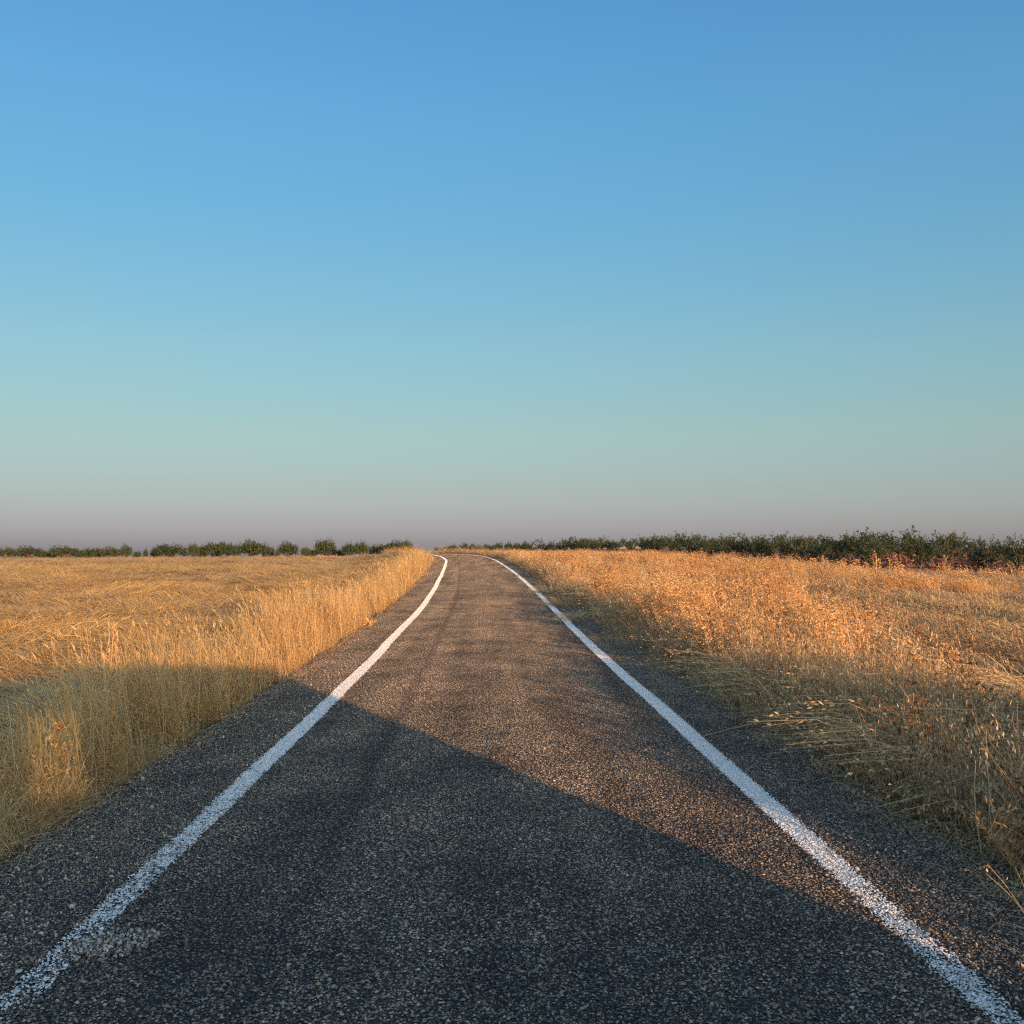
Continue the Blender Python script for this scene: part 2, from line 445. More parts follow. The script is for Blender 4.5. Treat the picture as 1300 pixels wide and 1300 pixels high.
ws = soilmask[..., None]; cov = cov * (1 - ws) + c_soil * ws
wp = (farm * (GX > -6))[..., None]; cov = cov * (1 - wp) + c_pale * wp
ca = me.color_attributes.new('cover', 'FLOAT_COLOR', 'POINT')
ca.data.foreach_set('color', np.concatenate([cov.reshape(-1, 3), np.ones((nv, 1))], 1).astype(np.float32).ravel())
me.polygons.foreach_set('use_smooth', [True] * len(me.polygons))
me.materials.append(M['soil']); me.update()
tag(link(bpy.data.objects.new('ground', me)), 'dry farmland on both sides of the road', 'ground', kind='structure')

# ------------------------------------------------------------------ road
ys = np.concatenate([np.arange(-12, 30, .25), np.arange(30, 139, .6)])
px_, py_ = xc(ys), ys
tx, ty = np.gradient(px_), np.gradient(py_)
tl = np.hypot(tx, ty); tx, ty = tx / tl, ty / tl
along = np.concatenate([[0], np.cumsum(np.hypot(np.diff(px_), np.diff(py_)))]) - 12
def offset(s, i): return px_[i] + ty[i] * s, py_[i] - tx[i] * s
def strip_mesh(name, cols, mat, dz, skirt=0.0, uvx=None, shade=None):
    """cols: list of arrays of lateral offsets (left to right) for each station"""
    n_, k = len(ys), len(cols)
    I = np.arange(n_)
    V, UV, SH = [], [], []
    lay = []
    for j, c in enumerate(cols):
        x, y = offset(c, I)
        base = np.maximum(xc(y), -200)
        # levelled across: height of the middle of the road
        z = land(px_, py_) + dz + (-.018 * np.abs(c))
        lay.append((x, y, z, c))
    if skirt:
        a, b_ = lay[0], lay[-1]
        lay = [(a[0] - .05 * ty, a[1], a[2] - skirt, a[3] - .05)] + lay + [(b_[0] + .05 * ty, b_[1], b_[2] - skirt, b_[3] + .05)]
    k = len(lay)
    verts = np.stack([np.stack([p[0], p[1], p[2]], 1) for p in lay], 1).reshape(-1, 3)
    q = []
    for i in range(n_ - 1):
        for j in range(k - 1):
            q.append((i * k + j, i * k + j + 1, (i + 1) * k + j + 1, (i + 1) * k + j))
    me = bpy.data.meshes.new(name); me.from_pydata(verts.tolist(), [], q)
    uvs = np.zeros((n_, k, 2)); uvs[..., 1] = along[:, None]
    for j, p in enumerate(lay): uvs[:, j, 0] = p[3] if uvx is None else uvx[j]
    uvs = uvs.reshape(-1, 2)
    ul = me.uv_layers.new(name='UVMap')
    vi = np.array(q).ravel()
    ul.data.foreach_set('uv', uvs[vi].astype(np.float32).ravel())
    if shade is not None:
        at_ = me.attributes.new('shade', 'FLOAT', 'POINT'); at_.data.foreach_set('value', np.repeat(shade, k).astype(np.float32))
    me.polygons.foreach_set('use_smooth', [True] * len(q))
    me.materials.append(mat); me.update()
    return link(bpy.data.objects.new(name, me))
eL = -2.62 + (vnoise(along * 1.1, along * 0, 11) - .5) * .22 + (vnoise(along * 4, along * 0, 12) - .5) * .10
eR = 2.55 + (vnoise(along * 1.1, along * 0, 13) - .5) * .25 + (vnoise(along * 4, along * 0, 14) - .5) * .10
cols = [eL] + [np.full(len(ys), c) for c in np.linspace(-2.2, 2.2, 9)] + [eR]
ROAD = tag(strip_mesh('road', cols, M['asphalt'], 0.03, skirt=.10), 'narrow grey chip sealed asphalt road bending left at the rise', 'road', kind='structure')
HALF = 1.75
MIDS, WEAR, LINES = {}, {}, {}
for side in (-1, 1):
    wob = (vnoise(along * .33, along * 0, 20 + side) - .5) * .028 + (vnoise(along * 1.3, along * 0, 24 + side) - .5) * .016
    mid = side * HALF + wob
    hw = .080
    cl = [mid - hw, mid - hw * .33, mid + hw * .33, mid + hw]
    wear = np.zeros(len(ys)) + .02 + .10 * (vnoise(along * .9, along * 0, 60 + side) - .5)
    MIDS[side] = mid
    if side < 0:
        wear += .27 * (1 - sstep(5.0, 9.0, ys)) + .30 * (1 - sstep(3.2, 3.8, ys))
        wear += -.06 * sstep(9, 14, ys)
    else:
        wear += .24 * (1 - sstep(4.0, 6.5, ys)) - .08 * sstep(7, 10, ys)
    WEAR[side] = wear
    LINES[side] = tag(strip_mesh('road_line', cl, M['paint'], 0.034, uvx=[-1, -.33, .33, 1], shade=wear),
        'white edge line on the side of the mown stubble, worn through near a gravel patch' if side < 0 else 'white edge line on the orchard side of the road',
        'road marking', kind='structure')
# ------------------------------------------------------------------ scatter of uncountable cover
def source(name, meshes):
    c = bpy.data.collections.new(name)
    for i, m_ in enumerate(meshes):
        c.objects.link(bpy.data.objects.new('%s_%02d' % (name, i), m_))
    return c
def scatter(name, label, cat, P, rot, scl, coll, nvar):
    P = np.asarray(P, np.float32); n_ = len(P)
    me = bpy.data.meshes.new(name); me.from_pydata(P.tolist(), [], [])
    a = me.attributes.new('rot', 'FLOAT_VECTOR', 'POINT'); a.data.foreach_set('vector', np.asarray(rot, np.float32).ravel())
    a = me.attributes.new('scl', 'FLOAT_VECTOR', 'POINT'); a.data.foreach_set('vector', np.asarray(scl, np.float32).ravel())
    a = me.attributes.new('pick', 'INT', 'POINT'); a.data.foreach_set('value', rng.integers(0, nvar, n_).astype(np.int32))
    o = link(bpy.data.objects.new(name, me))
    g = bpy.data.node_groups.new(name, 'GeometryNodeTree')
    g.interface.new_socket('Geometry', in_out='INPUT', socket_type='NodeSocketGeometry')
    g.interface.new_socket('Geometry', in_out='OUTPUT', socket_type='NodeSocketGeometry')
    N, L = g.nodes, g.links
    gi, go = N.new('NodeGroupInput'), N.new('NodeGroupOutput')
    ci = N.new('GeometryNodeCollectionInfo'); ci.inputs['Collection'].default_value = coll
    ci.inputs['Separate Children'].default_value = True; ci.inputs['Reset Children'].default_value = True
    ip = N.new('GeometryNodeInstanceOnPoints'); ip.inputs['Pick Instance'].default_value = True
    def na(t, nm):
        x = N.new('GeometryNodeInputNamedAttribute'); x.data_type = t; x.inputs['Name'].default_value = nm
        return x.outputs['Attribute']
    e2r = N.new('FunctionNodeEulerToRotation'); L.new(na('FLOAT_VECTOR', 'rot'), e2r.inputs[0])
    L.new(gi.outputs[0], ip.inputs['Points']); L.new(ci.outputs[0], ip.inputs['Instance'])
    L.new(na('INT', 'pick'), ip.inputs['Instance Index']); L.new(e2r.outputs[0], ip.inputs['Rotation']); L.new(na('FLOAT_VECTOR', 'scl'), ip.inputs['Scale'])
    L.new(ip.outputs[0], go.inputs[0])
    md = o.modifiers.new('scatter', 'NODES'); md.node_group = g
    return tag(o, label, cat, kind='stuff')

U = random.uniform
def rvec(): 
    a = U(0, 2 * math.pi); z = U(-1, 1); r = math.sqrt(1 - z * z)
    return Vector((r * math.cos(a), r * math.sin(a), z))
def stalk(mb, root, h, lean, bend, w, segs=4, head=0.0, headw=.011, sh=None, tipw=.3):
    sh = U(0, 1) if sh is None else sh
    a = U(0, 2 * math.pi)
    nr = Vector((math.cos(a), math.sin(a), .15))
    pts, wd = [], []
    for i in range(segs + 1):
        t = i / segs
        off = Vector(lean) * t + Vector(bend) * t * t
        zz = h * t * math.sqrt(max(.05, 1 - min(.9, (off.length / max(h, .01)) ** 2 * .5)))
        pts.append(Vector(root) + off + Vector((0, 0, zz)))
        wd.append(w * (1 - (1 - tipw) * t))
    mb.ribbon(pts, wd, nr, sh)
    if head:
        d = (pts[-1] - pts[-2]).normalized()
        hp = [pts[-1], pts[-1] + d * head * .4, pts[-1] + d * head + Vector(bend) * .08]
        for q in (nr, d.cross(nr)):
            mb.ribbon(hp, [.002, headw, .0015], q, min(1, sh + .15))
    return pts

def clump_tall(seed, mat='tall', count=27):
    random.seed(seed); mb = MB()
    for i in range(count):
        r, a = .15 * math.sqrt(random.random()), U(0, 6.283)
        h = U(.45, 1.08) * (1 if random.random() < .85 else .6)
        p = stalk(mb, (r * math.cos(a), r * math.sin(a), -.03), h, (U(-.16, .08), U(-.12, .12), 0), (U(-.30, .08) * random.random() * 1.5, U(-.12, .14), 0), U(.0045, .0085),
                  head=U(.04, .09) if random.random() < .3 else 0, headw=.012)
        if random.random() < .5:
            q = p[random.choice((1, 2))]; b_ = U(0, 6.283); ln = U(.12, .28)
            d = Vector((math.cos(b_), math.sin(b_), 0))
            mb.ribbon([q, q + d * ln * .4 + Vector((0, 0, ln * .45)), q + d * ln + Vector((0, 0, -.02))], [.005, .006, .001], Vector((-d.y, d.x, .6)), U(.2, .9))
    return mb.mesh('tall_grass', M[mat])
def clump_short(seed):
    random.seed(seed); mb = MB()
    for i in range(44):
        r, a = .17 * math.sqrt(random.random()), U(0, 6.283)
        h = U(.16, .5)
        stalk(mb, (r * math.cos(a), r * math.sin(a), -.02), h, (U(-.14, .12), U(-.14, .14), 0), (U(-.22, .16), U(-.16, .16), 0), U(.0035, .006), segs=3, head=.04 if random.random() < .2 else 0)
    return mb.mesh('short_grass', M['tall'])
def clump_oat(seed):
    random.seed(seed); mb = MB()
    for i in range(18):
        r, a = .18 * math.sqrt(random.random()), U(0, 6.283)
        h = U(.2, .62)
        p = stalk(mb, (r * math.cos(a), r * math.sin(a), -.02), h, (U(-.14, .08), U(-.12, .12), 0), (U(-.18, .10), U(-.14, .14), 0), U(.004, .008), segs=4)
        if random.random() < .6:
            for k in range(random.randint(4, 9)):
                q = p[-1].lerp(p[-3], random.random()); b_ = U(0, 6.283); e = q + Vector((math.cos(b_), math.sin(b_), U(-.1, .5))) * U(.015, .045)
                mb.ribbon([q, e], [.0018, .0018], rvec(), .7)
                mb.leaf(e, (U(-.4, .4), U(-.4, .4), -1), rvec(), U(.022, .038), .011, U(.6, 1))
    for i in range(18):      # matted leaves at the foot
        a = U(0, 6.283); d = Vector((math.cos(a), math.sin(a), 0)); ln = U(.1, .25); r0 = d * U(0, .1)
        mb.ribbon([r0, r0 + d * ln * .5 + Vector((0, 0, U(.02, .1))), r0 + d * ln], [.008, .010, .003], Vector((-d.y, d.x, U(-1, 1))), U(0, .6))
    return mb.mesh('wild_oats', M['oat'])
def clump_weed(seed):
    random.seed(seed); mb = MB()
    for i in range(9):
        r, a = .2 * math.sqrt(random.random()), U(0, 6.283)
        h = U(.4, .95)
        p = stalk(mb, (r * math.cos(a), r * math.sin(a), -.03), h, (U(-.18, .03), U(-.1, .12), 0), (U(-.14, .05), U(-.06, .12), 0), U(.005, .009), segs=5)
        for k in range(random.randint(6, 12)):
            q = p[-1].lerp(p[1], random.random() ** 1.6)
            e = q + (rvec() * .6 + Vector((0, 0, .5))) * U(.02, .07)
            mb.ribbon([q, e], [.002, .0016], rvec(), .5)
            for z in range(3):
                mb.leaf(e, rvec() + Vector((0, 0, .4)), rvec(), U(.022, .050), U(.013, .026), U(.0, .85))
    for i in range(9):
        r, a = .2 * math.sqrt(random.random()), U(0, 6.283)
        stalk(mb, (r * math.cos(a), r * math.sin(a), -.03), U(.25, .7), (U(-.2, .06), U(-.1, .14), 0), (U(-.16, .05), U(-.1, .1), 0), U(.004, .008), segs=4, head=.06 if random.random() < .4 else 0, sh=U(.6, 1))
    return mb.mesh('rusty_weeds', M['weed'])
def clump_laid(seed):
    """grass blown over and lying, tips along +y"""
    random.seed(seed); mb = MB()
    for i in range(34):
        x, y = U(-.2, .2), U(-.25, .25)
        ln = U(.3, .75); a = random.gauss(0, .22); d = Vector((math.sin(a), math.cos(a), 0))
        up = U(.05, .20)
        z0 = -.02
        pts = [Vector((x, y, z0)), Vector((x, y, z0)) + d * ln * .2 + Vector((0, 0, up)), Vector((x, y, z0)) + d * ln * .6 + Vector((0, 0, up * U(.8, 1.25))), Vector((x, y, z0)) + d * ln + Vector((0, 0, up * U(.1, 1.1)))]
        mb.ribbon(pts, [.008, .010, .007, .003], Vector((U(-.6, .6), U(-.3, .3), 1)), U(0, 1))
        if random.random() < .4:
            mb.leaf(pts[-1], d + Vector((0, 0, U(-.3, .2))), rvec(), U(.03, .06), .011, U(.6, 1))
    return mb.mesh('laid_grass', M['laid'])
def clump_stubble(seed):
    random.seed(seed); mb = MB()
    for i in range(18):
        x, y = U(-.2, .2), U(-.2, .2)
        stalk(mb, (x, y, -.01), U(.03, .09), (U(-.03, .03), U(-.01, .06), 0), (0, U(0, .04), 0), U(.004, .007), segs=2, tipw=.8)
    for i in range(34):
        x, y = U(-.22, .22), U(-.3, .25); ln = U(.2, .6); a = random.gauss(0, .45); d = Vector((math.sin(a), math.cos(a), 0))
        z0 = U(.01, .10) * random.random()
        p0 = Vector((x, y, z0 * .4 + .005))
        mb.ribbon([p0, p0 + d * ln * .5 + Vector((0, 0, z0)), p0 + d * ln + Vector((U(-.04, .04), 0, z0 * U(.0, 1.8)))], [.006, .008, .005], Vector((U(-.8, .8), U(-.3, .3), 1)), U(0, 1))
    return mb.mesh('stubble', M['stubble'])
C_tall = source('tall_src', [clump_tall(100 + i) for i in range(6)])
C_pale = source('pale_src', [clump_tall(220 + i, 'laid', 20) for i in range(5)])
C_short = source('short_src', [clump_short(120 + i) for i in range(4)])
C_oat = source('oat_src', [clump_oat(140 + i) for i in range(5)])
C_weed = source('weed_src', [clump_weed(160 + i) for i in range(6)])
C_laid = source('laid_src', [clump_laid(180 + i) for i in range(5)])
C_stub = source('stubble_src', [clump_stubble(200 + i) for i in range(5)])
random.seed(11)

BANDS = [(-10, 3, .5, 1.0), (3, 12, 1.0, 1.0), (12, 24, .75, 1.1), (24, 45, .45, 1.35), (45, 80, .26, 1.8), (80, 135, .13, 2.5)]
def in_view(x, y, m=1.5):
    return np.abs(x) < .53 * np.maximum(y, 0) + m
def sample(dens, smin, smax, use_s=True, ymin=-10, ymax=135):
    """random points with density (per square metre) thinned by distance; smin/smax functions of y"""
    X, Y, K = [], [], []
    for y0, y1, f, k in BANDS:
        y0, y1 = max(y0, ymin), min(y1, ymax)
        if y1 <= y0: continue
        yy = np.linspace(y0, y1, 60); a, b_ = smin(yy).min(), smax(yy).max()
        n_ = int(dens * f * (y1 - y0) * (b_ - a))
        y = rng.uniform(y0, y1, n_); s = rng.uniform(a, b_, n_)
        ok = (s > smin(y)) & (s < smax(y))
        x = s + xc(y) if use_s else s
        X.append(x[ok]); Y.append(y[ok]); K.append(np.full(ok.sum(), k))
    return np.concatenate(X), np.concatenate(Y), np.concatenate(K)
def sheaf(x, y, k, h, yaw, tilt=.06, jit=.15):
    n_ = len(x)
    P = np.stack([x, y, ground(x, y)], 1)
    rot = np.stack([rng.normal(0, tilt, n_), rng.normal(0, tilt, n_), yaw], 1)
    j = rng.uniform(1 - jit, 1 + jit, n_)
    return P, rot, np.stack([k * j, k * j, h * j], 1)
cst = lambda v: (lambda y: np.full(np.shape(y), float(v)))
def pband(x, y): return x * -LY * -1 + y * -LX      # coordinate across the light: x*.893 + y*.45

# left: tall strip beside the asphalt
def l_out(y): return -3.45 - .14 * np.clip(np.asarray(y) - 8, 0, 3) + .15 * (vnoise(np.asarray(y) * .6, np.asarray(y) * 0, 28) - .5)
x, y, k = sample(40, l_out, cst(-2.74), ymax=112)
s = x - xc(y)
h = (.74 + .50 * (vnoise(x * .8, y * .5, 31) - .5) + .50 * (vnoise(x * 2.6, y * 2.6, 32) - .5)) * (1 - .25 * sstep(45, 85, y))
h *= 1 - .35 * sstep(-2.98, -2.74, s)
h *= .42 + .58 * sstep(6.8, 7.6, y + .7 * (vnoise(x * 3, y * 3, 30) - .5))
h *= 1 - .38 * sstep(-3.05, -3.45, s) * sstep(10, 8.3, y)
h *= 1 - .75 * sstep(97, 108, y)
ok = (y > 6.7) & (rng.random(len(x)) < .45 + .8 * vnoise(x * 1.6, y * 1.1, 29))
ok &= ~((s < -3.30) & (y < 7.6))
P, r, sc = sheaf(x[ok], y[ok], k[ok], h[ok], rng.uniform(-.9, .9, ok.sum()), .12, .28)
scatter('tall_grass', 'strip of tall dry golden grass between the asphalt and the stubble field', 'grass', P, r, sc, C_tall, 6)
x, y, k = sample(30, cst(-3.35), cst(-2.66), ymin=1.5, ymax=8)
s = x - xc(y)
h = (.75 + .5 * (vnoise(x * 2, y * 2, 33) - .5)) * (1 - .5 * sstep(-2.9, -2.66, s)) * (1 - .35 * sstep(6.2, 7.5, y))
x2, y2, k2 = sample(16, cst(-2.86), cst(-2.58), ymin=6, ymax=100)
x3, y3, k3 = sample(8, cst(-4.6), cst(-3.6), ymin=10, ymax=60)
x = np.concatenate([x, x2, x3]); y = np.concatenate([y, y2, y3]); k = np.concatenate([k, k2, k3])
h = np.concatenate([h, np.full(len(x2), .38), np.full(len(x3), .40)])
P, r, sc = sheaf(x, y, k, h, rng.uniform(0, 6.28, len(x)), .12)
scatter('short_grass', 'short matted dry grass at the foot of the tall golden strip', 'grass', P, r, sc, C_short, 4)
# left: stubble field
def l_far(y): return np.minimum(-.53 * np.maximum(np.asarray(y), 0) - 2, -5.0)
x, y, k = sample(24, l_far, lambda y: xc(y) - 3.55, use_s=False, ymin=-2, ymax=135)
flow = .35 + .9 * (vnoise(x * .25, y * .12, 35) - .5) * 2
pt = .5 * vnoise(x * .35, y * .22, 36) + .5 * vnoise(x * 1.5, y * .8, 37)
h = (.10 + 1.7 * pt) * (1 - .35 * sstep(40, 120, y)) * (.30 + .70 * sstep(9, 20, y)) * (.22 + .78 * sstep(-5.0, -6.8, x - xc(y))) * .85
ok = rng.random(len(x)) < np.clip(-.7 + 2.7 * pt, .10, 1) + .3 * (y < 12) - .35 * sstep(-6.5, -5.0, x - xc(y)) * (y > 12)
x, y, k, h, flow = x[ok], y[ok], k[ok], h[ok], flow[ok]
P, r, sc = sheaf(x, y, k * 1.1, h, flow + rng.normal(0, .35, len(x)), .10)
scatter('straw_stubble', 'flattened golden straw and stubble covering the mown field', 'stubble', P, r, sc, C_stub, 5)

# right verge
def r_oat(y): return 3.35 + 1.1 * sstep(11, 7, y) + .5 * (vnoise(np.asarray(y) * .4, np.asarray(y) * 0, 41) - .5)
sun_gap = lambda x, y: 1 - rng.uniform(.40, .62, np.shape(x)) * (sstep(3.30, 3.42, pband(x, y)) * sstep(4.25, 3.95, pband(x, y))) * (x > 2.0) * sstep(6, 5, y)  # grass lowered in this band to let a strip of sun onto the road
x, y, k = sample(54, cst(2.42), r_oat, ymax=110)
s = x - xc(y)
h = (.98 + .7 * (vnoise(x * 1.2, y * .9, 42) - .5)) * (.32 + .68 * sstep(2.4, 3.1, s)) * sun_gap(x, y)
in_gap = (pband(x, y) > 3.3) & (pband(x, y) < 4.3) & (y < 5)
h = np.where(in_gap, rng.uniform(.42, .70, len(x)), h)  # heights set to shade the verge end of the sun strip
keep = in_gap | (rng.random(len(x)) < (.3 + .7 * sstep(2.4, 2.8, s + .3 * (vnoise(y * 1.5, y * 0, 43) - .5))) * np.clip(.2 + 1.5 * vnoise(x * 2.2, y * 1.6, 52), 0, 1))
P, r, sc = sheaf(x[keep], y[keep], k[keep], np.maximum(h[keep], .08), rng.uniform(-1.2, 1.2, keep.sum()), .18, .35)
scatter('wild_oats', 'shaded tangle of wild oats along the orchard side of the asphalt', 'grass', P, r, sc, C_oat, 5)
def laid_left(y): return 3.75 + np.maximum(np.asarray(y) - 8.5, 0) * .19 + .9 * (vnoise(np.asarray(y) * .35, np.asarray(y) * 0, 51) - .5)
# rusty upright weeds
x, y, k = sample(22, lambda y: r_oat(y) - .35, lambda y: np.minimum(np.where(np.asarray(y) < 33, np.maximum(laid_left(y) + .3, np.where(np.asarray(y) < 7, 8.0, 3.6)), .53 * np.asarray(y) + 3), orch_x(y) - .8) - xc(y), ymax=135)
s = x - xc(y)
pat = vnoise(x * .35, y * .22, 44)
h = (.74 + .55 * (vnoise(x * .7, y * .45, 45) - .5)) * sun_gap(x, y) * (1 - .25 * sstep(40, 80, y)) * (.74 + .26 * sstep(9, 15, y)) * (1 - .75 * sstep(-12, -4, x - orch_x(y)) * sstep(75, 60, y)) * (1 - .5 * sstep(70, 95, y))
keep = rng.random(len(x)) < -.05 + 1.5 * pat
shade_belt = (sstep(4.3, 4.8, pband(x, y)) * sstep(8.4, 7.4, pband(x, y)) * sstep(3.2, 3.8, x) * sstep(1.0, 1.8, 2 * x - y))  # belt of weeds raised out of view to shade the near verge and road
h *= 1 + .75 * shade_belt; keep |= rng.random(len(x)) < shade_belt
P, r, sc = sheaf(x[keep], y[keep], k[keep], np.maximum(h[keep], .08), rng.uniform(-.6, .6, keep.sum()), .14, .35)
scatter('rusty_weeds', 'mass of rusty orange seed weeds on the orchard side verge', 'weeds', P, r, sc, C_weed, 6)
# tall pale grass among and beyond them
x, y, k = sample(13, lambda y: r_oat(y) - .1, lambda y: np.minimum(.53 * np.maximum(np.asarray(y), 4) + 3, orch_x(y) - 1.2) - xc(y), ymax=135)
low = (x > laid_left(y)) & (y < 31 + 4 * vnoise(x * .4, y * 0, 47))
keep = ~low & (rng.random(len(x)) < .25 + .9 * vnoise(x * .3, y * .25, 46))
keep |= low & (rng.random(len(x)) < .13 * vnoise(x * .5, y * .3, 58) * 2)
h = (.62 + .4 * (vnoise(x * .6, y * .5, 48) - .5)) * sun_gap(x, y) * np.where(low, .75, 1.0) * (1 - .68 * sstep(-12, -4, x - orch_x(y)) * sstep(75, 60, y)) * (1 - .5 * sstep(70, 95, y))
P, r, sc = sheaf(x[keep], y[keep], k[keep], np.maximum(h[keep], .08), rng.uniform(-.5, .5, keep.sum()), .1)
scatter('pale_grass', 'upright pale dry grass reaching from the rusty weeds to the red soil', 'grass', P, r, sc, C_pale, 5)
# laid grass: everywhere under the rest, thick in the swathes
x, y, k = sample(26, lambda y: r_oat(y) + .1, lambda y: np.minimum(.53 * np.maximum(np.asarray(y), 4) + 3, orch_x(y) + .5) - xc(y), ymax=70)
low = (x > laid_left(y) - .3) & (y < 34)
keep = low | (rng.random(len(x)) < .4)
s = x - xc(y)
sw = vnoise(s * .75 + y * .03, y * .06, 49)
h = (.65 + 1.9 * sw) * sun_gap(x, y)
yaw = .45 + .5 * (vnoise(x * .2, y * .1, 50) - .5)
P, r, sc = sheaf(x[keep], y[keep], k[keep], np.maximum(h[keep], .1), yaw[keep] + rng.normal(0, .18, keep.sum()), .08)
scatter('laid_grass', 'pale grass combed flat in swathes between the weeds and the orchard', 'grass', P, r, sc, C_laid, 5)
def clump_bent(seed):
    random.seed(seed); mb = MB()
    for i in range(16):
        r, a = .22 * math.sqrt(random.random()), U(0, 6.283)
        ln = U(.6, 1.15); d = Vector((-math.cos(U(-.35, .35)), U(-.25, .45), 0)); up = U(.25, .55)
        p0 = Vector((r * math.cos(a), r * math.sin(a), -.03))
        pts = [p0 + d * ln * t + Vector((0, 0, up * math.sin(min(1, t * 1.25) * 1.75) * (1 - .25 * t))) for t in (0, .15, .35, .6, .8, 1)]
        mb.ribbon(pts, [.008, .008, .007, .006, .005, .003], Vector((U(-.5, .5), U(-1, 1), 1)), U(.45, 1))
        for k_ in range(5):
            mb.leaf(pts[-1].lerp(pts[-3], random.random()), d + rvec() * .5, rvec(), U(.025, .05), .012, U(.5, 1))
    return mb.mesh('bent_grass', M['laid'])
C_bent = source('bent_src', [clump_bent(240 + i) for i in range(5)])
x, y, k = sample(7, cst(3.2), lambda y: np.maximum(laid_left(y), 5.8) - xc(y), ymin=6.5, ymax=34)
keep = rng.random(len(x)) < -.1 + 1.3 * vnoise(x * .8, y * .5, 55) + .4 * (y < 12.5)
P, r, sc = sheaf(x[keep], y[keep], k[keep], rng.uniform(.7, 1.2, keep.sum()), rng.normal(-.35, .3, keep.sum()), .1, .25)
scatter('bent_grass', 'long pale grass stalks bent over by the wind among the verge weeds', 'grass', P, r, sc, C_bent, 5)
M['brown'] = straw_mat('dark_brown_weed', [(0, (.09, .045, .022)), (.5, (.22, .12, .055)), (1, (.40, .24, .11))], .15)
_w, M['weed'] = M['weed'], M['brown']
C_brown = source('brown_src', [clump_weed(260 + i) for i in range(4)])
M['weed'] = _w
x, y, k = sample(2.2, cst(2.9), lambda y: np.maximum(laid_left(y), 5.0) + 1.5 - xc(y), ymin=5, ymax=60)
keep = rng.random(len(x)) < -.2 + 1.5 * vnoise(x * .6, y * .5, 57)
P, r, sc = sheaf(x[keep], y[keep], k[keep], rng.uniform(.6, 1.05, keep.sum()), rng.uniform(-.8, .8, keep.sum()), .15, .3)
scatter('brown_weeds', 'darker brown dead weeds mixed through the verge on the orchard side', 'weeds', P, r, sc, C_brown, 4)

